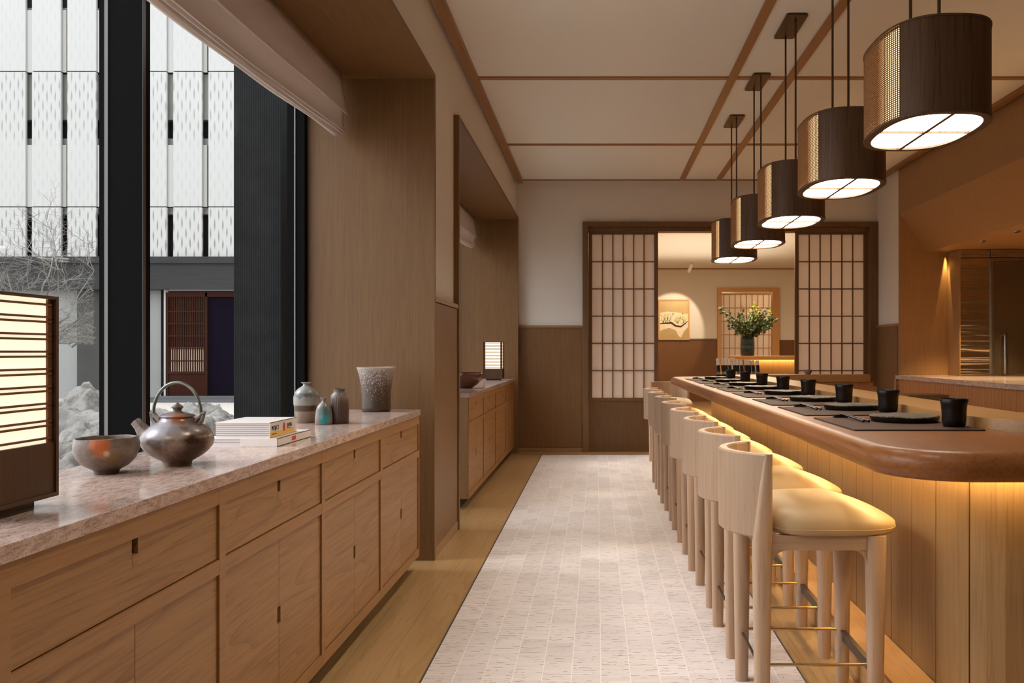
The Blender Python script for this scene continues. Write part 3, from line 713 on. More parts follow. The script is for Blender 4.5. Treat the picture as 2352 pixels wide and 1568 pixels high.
# ================================================================== SIDEBOARDS
def notch_front(bm, y0, y1, z0, z1, xf, th, nx=None):
    """flat front panel (facing +x) made of boxes round a finger notch; nx = (yc, zc, w, h)"""
    if nx is None: box(bm, xf-th, xf, y0, y1, z0, z1); return
    yc, zc, w, h = nx
    ya, yb, za, zb = max(y0, yc-w/2), min(y1, yc+w/2), max(z0, zc-h/2), min(z1, zc+h/2)
    if ya > y0: box(bm, xf-th, xf, y0, ya, z0, z1)
    if yb < y1: box(bm, xf-th, xf, yb, y1, z0, z1)
    if za > z0: box(bm, xf-th, xf, ya, yb, z0, za)
    if zb < z1: box(bm, xf-th, xf, ya, yb, zb, z1)
def sideboard(y0, y1, n, label, endmat='cab_frame'):
    XF, XB, ZT, Z0 = -0.938, -1.385, 0.846, 0.075
    t = thing('sideboard', label, 'cabinet', (0, 0, 0), 0, 'oak sideboards in the window alcoves')
    th = 0.03; zt = ZT-th
    m = (y1-y0)/n; st = 0.036
    z_mid = 0.615
    boxes('granite_top', [(XB, XF+0.006, y0-0.003, y1+0.003, zt, ZT)], 'granite', t, bev=0.002)
    # carcass frame
    fr = [(XF-0.022, XF, y0, y1, zt-0.045, zt), (XF-0.022, XF, y0, y1, z_mid-0.018, z_mid+0.018), (XF-0.022, XF, y0, y1, Z0, Z0+0.04)]
    for i in range(n+1):
        c = y0+m*i; a = max(y0, c-st/2); b = min(y1, c+st/2)
        fr.append((XF-0.022, XF+0.0005, a, b, Z0, zt))
    fr += [(XB, XF-0.022, y0, y0+0.02, Z0, zt), (XB, XF-0.022, y1-0.02, y1, Z0, zt), (XB, XF-0.022, y0, y1, Z0, Z0+0.02)]
    boxes('frame', fr, 'cab_frame', t, bev=0.0008)
    boxes('end_panel', [(XB, XF-0.002, y0-0.002, y0, Z0, zt)], endmat, t)
    boxes('back_panel', [(XB-0.004, XB, y0, y1, 0.0, zt)], 'cab_frame', t)
    boxes('plinth', [(XB+0.02, XF-0.07, y0+0.05, y1-0.05, 0, Z0)], 'black', t)
    boxes('dark_interior', [(XF-0.05, XF-0.045, y0+0.03, y1-0.03, Z0+0.02, zt-0.01)], 'black', t)
    for i in range(n):
        a = y0+m*i+st/2+0.003; b = y0+m*(i+1)-st/2-0.003
        a = max(a, y0+st/2+0.003); yc = (a+b)/2
        bm = bmesh.new()
        ztp = zt-0.045-0.002
        notch_front(bm, a, b, z_mid+0.021, ztp, XF-0.006, 0.018, (yc, ztp-0.008, 0.024, 0.05))
        d = fin('drawer', bm, 'cab_face', t)
        boxes('pull_recess', [(XF-0.030, XF-0.0245, yc-0.016, yc+0.016, ztp-0.075, ztp-0.002)], 'black', d)
        bm = bmesh.new(); prism(bm, [(yc+0.012*cos(pi*q/10), ztp-0.033-0.026*sin(pi*q/10)) for q in range(11)], 0, 0.0016)
        for v in bm.verts: v.co = Vector((XF-0.006+v.co.z*0.4, v.co.x, v.co.y))
        fin('thumb_scoop', bm, 'cab_frame', d)
        for s in (0, 1):
            ya, yb = (a, yc-0.0012) if s == 0 else (yc+0.0012, b)
            bm = bmesh.new(); notch_front(bm, ya, yb, Z0+0.043, z_mid-0.021, XF-0.006, 0.018, (yc, 0.37, 0.026, 0.05))
            dr = fin('door', bm, 'cab_face', t)
        boxes('pull_recess', [(XF-0.030, XF-0.0245, yc-0.016, yc+0.016, 0.34, 0.40)], 'black', dr)
    return t
sideboard(0.57, 4.60, 5, 'long oak sideboard with granite top under the near window')
sideboard(6.37, 9.84, 4, 'oak sideboard with granite top in the far alcove', 'oak_v')
CT = 0.846

# ------------------------------------------------------------------ lanterns
def lantern(loc, rot, label):
    w, h = 0.205, 0.414; hw = w/2
    t = thing('table_lantern', label, 'lamp', loc, rot, 'slatted paper lanterns on the sideboards')
    boxes('foot', [(-hw+0.03, hw-0.03, -hw+0.03, hw-0.03, 0, 0.022)], 'lantern_wood', t)
    boxes('base', [(-hw+0.004, hw-0.004, -hw+0.004, hw-0.004, 0.026, 0.125), (-hw, hw, -hw, hw, 0.018, 0.026)], 'lantern_wood', t)
    p = 0.008
    for sx in (-1, 1):
        for sy in (-1, 1):
            boxes('post', [(min(sx*hw, sx*(hw-p)), max(sx*hw, sx*(hw-p)), min(sy*hw, sy*(hw-p)), max(sy*hw, sy*(hw-p)), 0.026, h-0.006)], 'lantern_wood', t)
    boxes('top_rim', [(-hw, hw, -hw, -hw+p, h-0.006, h), (-hw, hw, hw-p, hw, h-0.006, h), (-hw, -hw+p, -hw+p, hw-p, h-0.006, h), (hw-p, hw, -hw+p, hw-p, h-0.006, h)], 'lantern_wood', t)
    q = hw-0.012
    pitch = 0.0305; zs = []
    z = 0.395
    boxes('paper_shade', [(-q, q, -q, -q+0.001, 0.125, h-0.004), (-q, q, q-0.001, q, 0.125, h-0.004), (-q, -q+0.001, -q, q, 0.125, h-0.004), (q-0.001, q, -q, q, 0.125, h-0.004)], 'paper_glow', t)
    boxes('inner_post', [(min(sx*(q-0.010), sx*(hw-p)), max(sx*(q-0.010), sx*(hw-p)), min(sy*(q-0.010), sy*(hw-p)), max(sy*(q-0.010), sy*(hw-p)), 0.125, h-0.006) for sx in (-1, 1) for sy in (-1, 1)], 'lantern_slat', t)
    z = 0.397; first = True
    while z > 0.13:
        zs.append(z); 
        z -= 0.0245 if (len(zs) % 2 == 1) else 0.0095
    s = 0.0042
    e = q+0.006
    for (a, b, c, d) in ((-e, e, -e, -e+0.005), (-e, e, e-0.005, e), (-e, -e+0.005, -e, e), (e-0.005, e, -e, e)):
        boxes('slats', [(a, b, c, d, zz-s/2, zz+s/2) for zz in zs], 'lantern_slat', t)
    return t
lantern((-1.1775, 1.637, CT), 0, 'large lit paper lantern with dark slats at the left edge of the near sideboard')
lantern((-1.113, 9.40, CT), 0, 'smaller-seeming lit paper lantern on the far alcove sideboard')
light('lantern_glow_fill', 'POINT', (-1.1775, 1.637, CT+0.55), 2.2, (1, .7, .42), shadow_soft_size=0.06)  # added point light above the shade, strengthening the lantern's glow

# ------------------------------------------------------------------ pottery and books
def wobble(amp, seed):
    return lambda r, z, a: (r*(1+amp*mnoise.noise(Vector((cos(a)*1.3+seed, sin(a)*1.3, z*9)))), z)
def pot(name, loc, prof, mat, label, cat, seg=64, amp=0.015, seed=0.0, group=None, smooth=50, fn=None):
    bm = bmesh.new(); lathe(bm, prof, seg, fn=fn or wobble(amp, seed))
    return tag(fin(name, bm, mat, smooth=smooth, loc=loc), label, cat, group)
bowlp = [(0, 0.004), (0.018, 0.004), (0.022, 0.0), (0.028, 0.0), (0.029, 0.008), (0.034, 0.012), (0.052, 0.022), (0.066, 0.038), (0.073, 0.056), (0.0745, 0.072), (0.0725, 0.084), (0.0715, 0.090), (0.069, 0.0905), (0.067, 0.086), (0.069, 0.07), (0.066, 0.052), (0.055, 0.032), (0.035, 0.018), (0, 0.012)]
def bowlfn(r, z, a):
    k = 1+0.018*mnoise.noise(Vector((cos(a)*1.5, sin(a)*1.5, z*10)))
    return r*k, z+(0.0035*mnoise.noise(Vector((cos(a)*1.7+4, sin(a)*1.7, 0)))+0.0015*cos(a) if z > 0.05 else 0)
pot('tea_bowl', (-1.227, 2.18, CT), bowlp, 'bowl', 'round wood-fired tea bowl with an orange flash left of the teapot', 'bowl', seg=72, fn=bowlfn)
# teapot
tp = thing('teapot', 'wood-fired brown teapot with grey metal hoop handle on the near sideboard', 'teapot', (-1.127, 2.34, CT))
bm = bmesh.new()
lathe(bm, [(0, 0.006), (0.027, 0.006), (0.031, 0.0), (0.035, 0.0), (0.0365, 0.010), (0.041, 0.014), (0.054, 0.021), (0.068, 0.030), (0.079, 0.040), (0.088, 0.052), (0.092, 0.066), (0.0905, 0.078), (0.084, 0.091), (0.072, 0.103), (0.058, 0.112), (0.047, 0.118), (0.042, 0.125), (0.040, 0.130), (0.037, 0.130), (0.036, 0.120), (0, 0.118)], 64, fn=wobble(0.02, 3))
tube(bm, [(-0.060, 0, 0.066), (-0.080, 0, 0.080), (-0.093, 0, 0.094), (-0.103, 0, 0.107), (-0.113, 0, 0.118)], [0.032, 0.025, 0.018, 0.0145, 0.0135], seg=20, cap=True)
fin('body', bm, 'kettle', tp, smooth=50)
bm = bmesh.new(); lathe(bm, [(0, 0.128), (0.043, 0.1295), (0.0445, 0.132), (0.041, 0.1355), (0.028, 0.139), (0.015, 0.1425), (0.0095, 0.146), (0.011, 0.151), (0.016, 0.156), (0.011, 0.160), (0.005, 0.164), (0.002, 0.168), (0, 0.169)], 40, fn=wobble(0.03, 8))
fin('lid', bm, 'kettle', tp, smooth=50)
for sx in (-1, 1):
    bm = bmesh.new()
    tube(bm, [(sx*0.044, 0.0, 0.112), (sx*0.055, 0.0, 0.126), (sx*0.066, 0.001, 0.138), (sx*0.074, 0.0, 0.142)], [0.008, 0.0065, 0.007, 0.004], seg=10)
    tube(bm, [(sx*0.056, 0.0, 0.108), (sx*0.066, 0.0, 0.122), (sx*0.070, 0.0, 0.136)], [0.007, 0.0055, 0.005], seg=10)
    fin('lug', bm, 'kettle', tp, smooth=60)
bm = bmesh.new()
hp = []
for i in range(33):
    a = pi*(-0.04+1.08*i/32); hp.append((0.064*cos(a)-0.001, 0, 0.138+0.084*sin(a)))
tube(bm, hp, 0.0042, seg=10, flat=1.3)
fin('handle', bm, plain('grey_green_metal', (0.16, 0.17, 0.15), 0.35, 0.7), tp, smooth=60)

pot('banded_jar', (-1.2525, 3.75, CT), [(0, 0.004), (0.036, 0.0), (0.039, 0.003), (0.046, 0.045), (0.0515, 0.085), (0.052, 0.110), (0.047, 0.130), (0.034, 0.146), (0.019, 0.155), (0.0125, 0.160), (0.012, 0.166), (0.020, 0.1715), (0.020, 0.1735), (0.009, 0.171), (0.008, 0.150), (0, 0.148)], 'jar_band', 'tall narrow-necked grey jar with brown bands beside the ribbed pillar', 'vase', amp=0.01)
pot('bud_vase', (-1.148, 3.66, CT), [(0, 0.003), (0.032, 0.0), (0.036, 0.004), (0.0355, 0.030), (0.032, 0.060), (0.028, 0.075), (0.018, 0.088), (0.009, 0.094), (0.008, 0.103), (0.0145, 0.110), (0.0145, 0.112), (0.006, 0.109), (0.005, 0.09), (0, 0.088)], 'jar_teal', 'smallest vase, with a teal flush, in front of the two jars', 'vase', amp=0.03, seed=2)
def fluted(r, z, a):
    return (r*(1+0.012*sin(a*26)) if 0.01 < z < 0.125 else r, z)
pot('fluted_jar', (-1.098, 3.71, CT), [(0, 0.003), (0.038, 0.0), (0.0415, 0.004), (0.040, 0.06), (0.0375, 0.105), (0.033, 0.122), (0.025, 0.130), (0.0235, 0.134), (0.0235, 0.144), (0.0245, 0.148), (0.022, 0.148), (0.021, 0.13), (0, 0.128)], 'jar_brown', 'dark streaked brown jar with short neck right of the small vase', 'vase', seg=156, fn=fluted)
pot('flared_vase', (-1.133, 4.47, CT), [(0, 0.003), (0.066, 0.0), (0.073, 0.005), (0.0745, 0.02), (0.073, 0.045), (0.0735, 0.09), (0.078, 0.14), (0.086, 0.185), (0.0965, 0.220), (0.0985, 0.226), (0.094, 0.2265), (0.088, 0.215), (0.08, 0.18), (0.07, 0.10), (0.068, 0.02), (0, 0.018)], 'jar_speck', 'large flared vase with pale speckles on dark brown at the far end of the sideboard', 'vase', seg=80, amp=0.008)
pot('wooden_bowl', (-1.10, 7.32, CT), [(0, 0.0), (0.052, 0.0), (0.056, 0.006), (0.10, 0.035), (0.136, 0.075), (0.148, 0.105), (0.147, 0.122), (0.140, 0.132), (0.134, 0.132), (0.138, 0.115), (0.125, 0.07), (0.08, 0.03), (0, 0.02)], 'wood_bowl', 'wide red-brown wooden bowl on the far alcove sideboard', 'bowl', amp=0.004)

def text(s, size, mat, parent, loc, rot, ext=0.0003, sx=1.0):
    cu = bpy.data.curves.new('lettering', 'FONT'); cu.body = s; cu.size = size; cu.extrude = ext; cu.align_x = 'LEFT'
    o = bpy.data.objects.new('lettering', cu); COL.objects.link(o)
    dg = bpy.context.evaluated_depsgraph_get(); dg.update()
    me = bpy.data.meshes.new_from_object(o.evaluated_get(dg))
    bpy.data.objects.remove(o); bpy.data.curves.remove(cu)
    me.materials.clear()
    o = link('lettering', me, mat, parent); o.location = loc; o.rotation_euler = rot; o.scale = (sx, 1, 1)
    return o
def book(x0, x1, y0, y1, z0, z1, label, pages='paper', cover='cover', sections=6):
    w, d, h = x1-x0, y1-y0, z1-z0
    t = thing('book', label, 'book', (x0, y0, z0), 0, 'books stacked on the near sideboard')
    c = 0.0018
    boxes('pages', [(0.002, w-c, 0.003, d-0.003, c, h-c)], pages, t)
    boxes('section_lines', [(0.002, w-c-0.001, 0.0025, d-0.0025, c+(h-2*c)*i/sections-0.0004, c+(h-2*c)*i/sections+0.0004) for i in range(1, sections)], 'dark_trim', t)
    boxes('cover', [(0, w, 0, d, 0, c), (0, w, 0, d, h-c, h), (w-c, w, 0, d, 0, h)], cover, t)
    return t
b1 = book(-1.262, -1.025, 2.79, 3.12, CT, CT+0.0265, 'thinner white book at the bottom of the stack, red mark on its spine', sections=2)
boxes('red_label', [(0.237, 0.2374, 0.135, 0.175, 0.007, 0.0205)], 'red', b1)
boxes('front_wrap', [(0.12, 0.237, -0.0006, 0.003, 0.0008, 0.0255)], 'cover', b1)
b2 = book(-1.229, -1.051, 2.80, 3.047, CT+0.0265, CT+0.0765, 'thick white book with a yellow spine band on top of the stack', sections=7)
boxes('spine_band', [(0.178, 0.1784, 0.001, 0.225, 0.001, 0.019)], 'yellow', b2)
RT = (pi/2, 0, pi/2)
text('PROJECT', 0.020, 'ink', b2, (0.1786, 0.012, 0.0235), RT, sx=0.82)
text('JAPAN', 0.020, 'ink', b2, (0.1786, 0.152, 0.0235), RT, sx=0.82)
bm = bmesh.new(); prism(bm, [(0.011*cos(2*pi*i/24), 0.0145*sin(2*pi*i/24)) for i in range(24)], 0, 0.0003)
for v in bm.verts: v.co = Vector((v.co.z, v.co.x, v.co.y))
fin('red_sun_mark', bm, 'red', b2, loc=(0.1785, 0.124, 0.027))
boxes('small_print', [(0.1785, 0.1787, 0.014, 0.055, 0.010, 0.0125), (0.1785, 0.1787, 0.150, 0.19, 0.0195, 0.021)], 'ink', b2)

# ================================================================== SUSHI COUNTER
def arc(cx, cy, r, a0, a1, n): return [(cx+r*cos(a0+(a1-a0)*i/n), cy+r*sin(a0+(a1-a0)*i/n)) for i in range(n+1)]
def u_path(x0, y0, y1, xr0, xr1, r, n=14):
    """open U: near leg end -> corner -> along x0 -> corner -> far leg end"""
    p = [(xr0, y0)] + arc(x0+r, y0+r, r, -pi/2, -pi, n) + arc(x0+r, y1-r, r, pi, pi/2, n) + [(xr1, y1)]
    return p
def normals(path):
    out = []
    for i, p in enumerate(path):
        a = Vector(path[max(0, i-1)]); b = Vector(path[min(len(path)-1, i+1)]); d = (b-a).normalized()
        out.append(Vector((d.y, -d.x)))
    return out
bar = thing('sushi_counter', 'long wooden sushi counter with rounded edge and glowing panelled front', 'counter', (0, 0, 0))
BT, BB = 0.911, 0.836
nn = 14
outer = u_path(0.70, 2.06, 8.5, 3.7, 2.55, 0.22, nn); inner = u_path(1.21, 2.57, 8.05, 3.7, 2.55, 0.02, nn)
no = normals(outer); R = (BT-BB)/2; zc = (BT+BB)/2
rings = []
for i, (p, q, n_) in enumerate(zip(outer, inner, no)):
    p = Vector(p); q = Vector(q)
    # inward = side of q
    if n_.dot(q-p) < 0: n_ = -n_
    ring = [(q.x, q.y, BB)]
    for j in range(13):
        a = -pi/2 - pi*j/12
        d = R+R*cos(a); ring.append((p.x+n_.x*d, p.y+n_.y*d, zc+R*sin(a)))
    ring.append((q.x, q.y, BT)); rings.append(ring)
bm = bmesh.new(); loft(bm, rings)
fin('countertop', bm, 'counter_wood', bar, smooth=35)
LZ = 0.9455
outer = u_path(1.19, 2.545, 7.82, 3.7, 2.47, 0.26, nn); inner = u_path(1.43, 2.95, 7.60, 3.7, 2.47, 0.04, nn)
# far leg of the ledge lies toward the camera of the far counter leg
bm = bmesh.new()
outer = u_path(1.19, 2.545, 8.06, 3.7, 2.47, 0.26, nn); inner = u_path(1.43, 2.93, 7.86, 3.7, 2.47, 0.05, nn)
loft(bm, [[(q[0], q[1], BT-0.03), (p[0], p[1], BT-0.03), (p[0], p[1], LZ-0.003), (p[0]+0.003*(q[0]-p[0]), p[1]+0.003*(q[1]-p[1]), LZ), (q[0], q[1], LZ), ] for p, q in zip(outer, inner)])
fin('raised_ledge', bm, 'ledge_wood', bar, smooth=35)
# front panel of vertical planks
def resample(path, step):
    pts = [Vector(p) for p in path]; out = []; acc = 0.0
    d = [0]
    for a, b in zip(pts, pts[1:]): d.append(d[-1]+(b-a).length)
    tot = d[-1]; n = int(tot/step); res = []
    for i in range(n+1):
        s = tot*i/n; k = 0
        while k < len(d)-2 and d[k+1] < s: k += 1
        u = (s-d[k])/max(1e-9, d[k+1]-d[k]); res.append(pts[k].lerp(pts[k+1], u))
    return res
def plank_run(name, path, z0, z1, plank, th, mat, parent, sub=4, gap=0.005):
    fine = resample(path, plank/sub); nm = normals([tuple(p) for p in fine]); bm = bmesh.new()
    c = Vector((2.2, 5.3))
    i = 0
    while i+sub <= len(fine)-1:
        seg = list(range(i, i+sub+1)); rr = []
        for s in seg:
            p = fine[s]; n_ = nm[s]
            if n_.dot(c-p) < 0: n_ = -n_
            dr = (fine[min(s+1, len(fine)-1)]-fine[max(s-1, 0)]).normalized()
            if s == seg[0]: p = p+dr*gap/2
            if s == seg[-1]: p = p-dr*gap/2
            rr.append([(p.x, p.y, z0), (p.x+n_.x*th, p.y+n_.y*th, z0), (p.x+n_.x*th, p.y+n_.y*th, z1), (p.x, p.y, z1)])
        loft(bm, rr); i += sub
    o = fin(name, bm, mat, parent)
    fine2 = [p for p in fine]
    bm = bmesh.new(); rr = []
    for p, n_ in zip(fine2, nm):
        if n_.dot(c-p) < 0: n_ = -n_
        rr.append([(p.x+n_.x*a, p.y+n_.y*a, z) for a, z in ((0.006, z0), (th+0.01, z0), (th+0.01, z1), (0.006, z1))])
    loft(bm, rr); fin('backing', bm, 'black', o)
    return o
plank_run('front_panel', u_path(1.05, 2.40, 8.15, 3.7, 2.5, 0.17, 16), 0.0, BB, 0.205, 0.02, 'bar_panel', bar)
boxes('inner_panel', [(1.39, 1.42, 2.95, 7.87, 0, BT-0.03), (1.40, 3.7, 2.90, 2.93, 0, BT-0.03), (1.40, 2.50, 7.88, 7.90, 0, BT-0.03)], 'red_wood', bar)
boxes('end_panel', [(2.50, 2.53, 7.87, 8.17, 0, BB)], 'oak_v', bar)
# step for the feet
so = u_path(0.917, 2.27, 8.28, 3.7, 2.5, 0.2, nn); si = u_path(1.048, 2.398, 8.152, 3.7, 2.5, 0.17, nn)
bm = bmesh.new()
loft(bm, [[(q[0], q[1], 0), (p[0], p[1], 0), (p[0], p[1], 0.125), (q[0], q[1], 0.125)] for p, q in zip(so, si)])
fin('foot_step', bm, 'step_wood', bar, smooth=35)
ledo = u_path(1.008, 2.358, 8.19, 3.6, 2.4, 0.18, nn); ledi = u_path(1.026, 2.376, 8.174, 3.6, 2.4, 0.17, nn)
bm = bmesh.new()
loft(bm, [[(q[0], q[1], BB-0.0005), (p[0], p[1], BB-0.0005), (p[0], p[1], BB-0.006), (q[0], q[1], BB-0.006)] for p, q in zip(ledo, ledi)])
led = fin('led_strip', bm, 'led', bar)

# ------------------------------------------------------------------ place settings
MY = [2.632, 3.25, 3.87, 4.53, 5.16, 5.83, 6.52, 7.20]
def place(y0, n):
    w = ORD[n]
    pos = 'nearest' if n == 0 else ('farthest' if n == 7 else w + ' nearest')
    bm = bmesh.new(); prism(bm, rrect(0.777, 1.178, y0, y0+0.50, 0.006, 3), BT+0.0004, BT+0.002)
    mt = fin('placemat', bm, 'mat_edge'); mt.location = (0, 0, 0)
    bm = bmesh.new(); prism(bm, rrect(0.779, 1.176, y0+0.002, y0+0.498, 0.006, 3), BT+0.002, BT+0.0042)
    fin('leather_top', bm, 'mat_leather', mt)
    tag(mt, '%s brown leather placemat on the counter edge' % pos, 'placemat', 'placemats along the counter')
    zt = BT+0.0042
    # plate
    rnd = random.Random(100+n); sd = rnd.uniform(0, 50)
    def pf(r, z, a):
        k = 1+0.02*mnoise.noise(Vector((cos(a)*2.2+sd, sin(a)*2.2, 0)))
        return r*k, z+(0.003*mnoise.noise(Vector((cos(a)*2.6+sd, sin(a)*2.6, 3))) if z > 0.012 else 0)
    bm = bmesh.new()
    lathe(bm, [(0, 0.0), (0.098, 0.0), (0.107, 0.003), (0.112, 0.012), (0.1125, 0.0185)], 72, fn=pf, mi=0)
    lathe(bm, [(0.1125, 0.0185), (0.110, 0.0215), (0.100, 0.0195), (0.06, 0.018), (0, 0.018)], 72, fn=pf, mi=1)
    bmesh.ops.remove_doubles(bm, verts=bm.verts, dist=1e-5)
    py = y0+0.325+rnd.uniform(-.012, .012)
    pl = fin('plate', bm, ['black_ceramic', 'plate_top'], smooth=40, loc=(1.043, py, zt))
    tag(pl, '%s round black plate with rough bronze-flecked top' % pos, 'plate', 'black plates along the counter')
    bm = bmesh.new()
    lathe(bm, [(0, 0.0), (0.030, 0.0), (0.034, 0.003), (0.0365, 0.02), (0.0375, 0.05), (0.0395, 0.07), (0.0435, 0.086), (0.0425, 0.0875), (0.0405, 0.085), (0.0365, 0.06), (0.033, 0.008), (0, 0.006)], 48)
    cp = fin('cup', bm, 'black_ceramic', smooth=50, loc=(1.128, y0+0.112+rnd.uniform(-.012, .012), zt))
    tag(cp, '%s dark flared tea cup at the corner of its placemat' % pos, 'cup', 'dark tea cups along the counter')
    # chopstick rest and chopsticks
    rx, ry = 0.872, y0+0.485
    bm = bmesh.new(); prism(bm, rrect(-0.026, 0.026, -0.009, 0.009, 0.003, 2), 0, 0.011)
    for v in bm.verts:
        if v.co.z > 0.005 and abs(v.co.x) < 0.03: v.co.z += 0.0
    rs = fin('chopstick_rest', bm, 'black_lacquer', loc=(rx, ry, zt)); rs.rotation_euler = (0, 0, 0.12)
    tag(rs, 'black chopstick rest on the %s placemat' % pos, 'chopstick rest', 'chopstick rests along the counter')
    for s in (-1, 1):
        bm = bmesh.new(); tube(bm, [(0, 0, 0), (0, -0.24, -0.0085)], [0.0022, 0.0042], seg=8)
        cs = fin('chopstick', bm, 'black_lacquer', smooth=60, loc=(rx+0.008+s*0.006, ry+0.012, zt+0.0135)); cs.rotation_euler = (0, 0, 0.06+s*0.012)
        tag(cs, 'black chopstick of the pair on the %s placemat' % pos, 'chopstick', 'chopsticks along the counter')
for n, y in enumerate(MY): place(y, n)
# mat round the corner
bm = bmesh.new(); prism(bm, rrect(1.258, 1.76, 2.18, 2.53, 0.006, 3), BT+0.0004, BT+0.002)
mt = fin('placemat', bm, 'mat_edge'); tag(mt, 'dark placemat round the counter corner, cut off by the right picture edge', 'placemat', 'placemats along the counter')
bm = bmesh.new(); prism(bm, rrect(1.26, 1.758, 2.182, 2.528, 0.006, 3), BT+0.002, BT+0.0042); fin('leather_top', bm, 'mat_leather', mt)

# knives in a stand at the far end
kb = boxes('knife_stand', [(1.13, 1.56, 8.20, 8.27, BT+0.0005, BT+0.030)], 'black_lacquer', bev=0.003)
tag(kb, 'low black stand holding a row of knives at the far end of the counter', 'knife stand')
for i in range(11):
    x = 1.155 + i*0.0365 + (0.006 if i % 3 == 1 else 0)
    lean = -0.10 + 0.008*(i % 3)
    k_ = thing('knife', '%s knife from the left in the stand, pale handle with black collar' % ORD[i], 'knife', (x, 8.235, BT+0.0295), 0, 'knives in the far stand')
    k_.rotation_euler = (0, lean, 0)
    boxes('blade', [(-0.012, 0.012, -0.0012, 0.0012, 0.0, 0.062)], 'steel', k_)
    bm = bmesh.new(); prism(bm, rrect(-0.0155, 0.0155, -0.010, 0.010, 0.005, 3), 0.025, 0.085); fin('collar', bm, 'black_lacquer', k_)
    bm = bmesh.new(); prism(bm, rrect(-0.016, 0.016, -0.0105, 0.0105, 0.005, 3), 0.085, 0.150-0.002*i); fin('handle', bm, 'knife_handle', k_)
pot('glass_bowl', (1.852-1.371+0.0+1.44, 7.93, LZ), [(0, 0), (0.022, 0), (0.024, 0.003), (0.034, 0.02), (0.038, 0.042), (0.036, 0.042), (0.032, 0.022), (0, 0.008)], plain('smoky_violet_glass', (0.20, 0.13, 0.13), 0.1), 'small smoky bowl on the far raised ledge in front of the right shoji', 'bowl')
ws = thing('side_stand', 'low dark wooden stand behind the raised ledge, left of the kitchen counter', 'stand', (2.26, 6.05, 0))
boxes('top_board', [(-0.14, 0.14, -0.12, 0.12, 0.812, 0.857)], 'door_wood', ws, bev=0.003)
for sx in (-1, 1):
    for sy in (-1, 1):
        boxes('leg', [(sx*0.11-0.015, sx*0.11+0.015, sy*0.09-0.015, sy*0.09+0.015, 0, 0.812)], 'door_wood', ws)

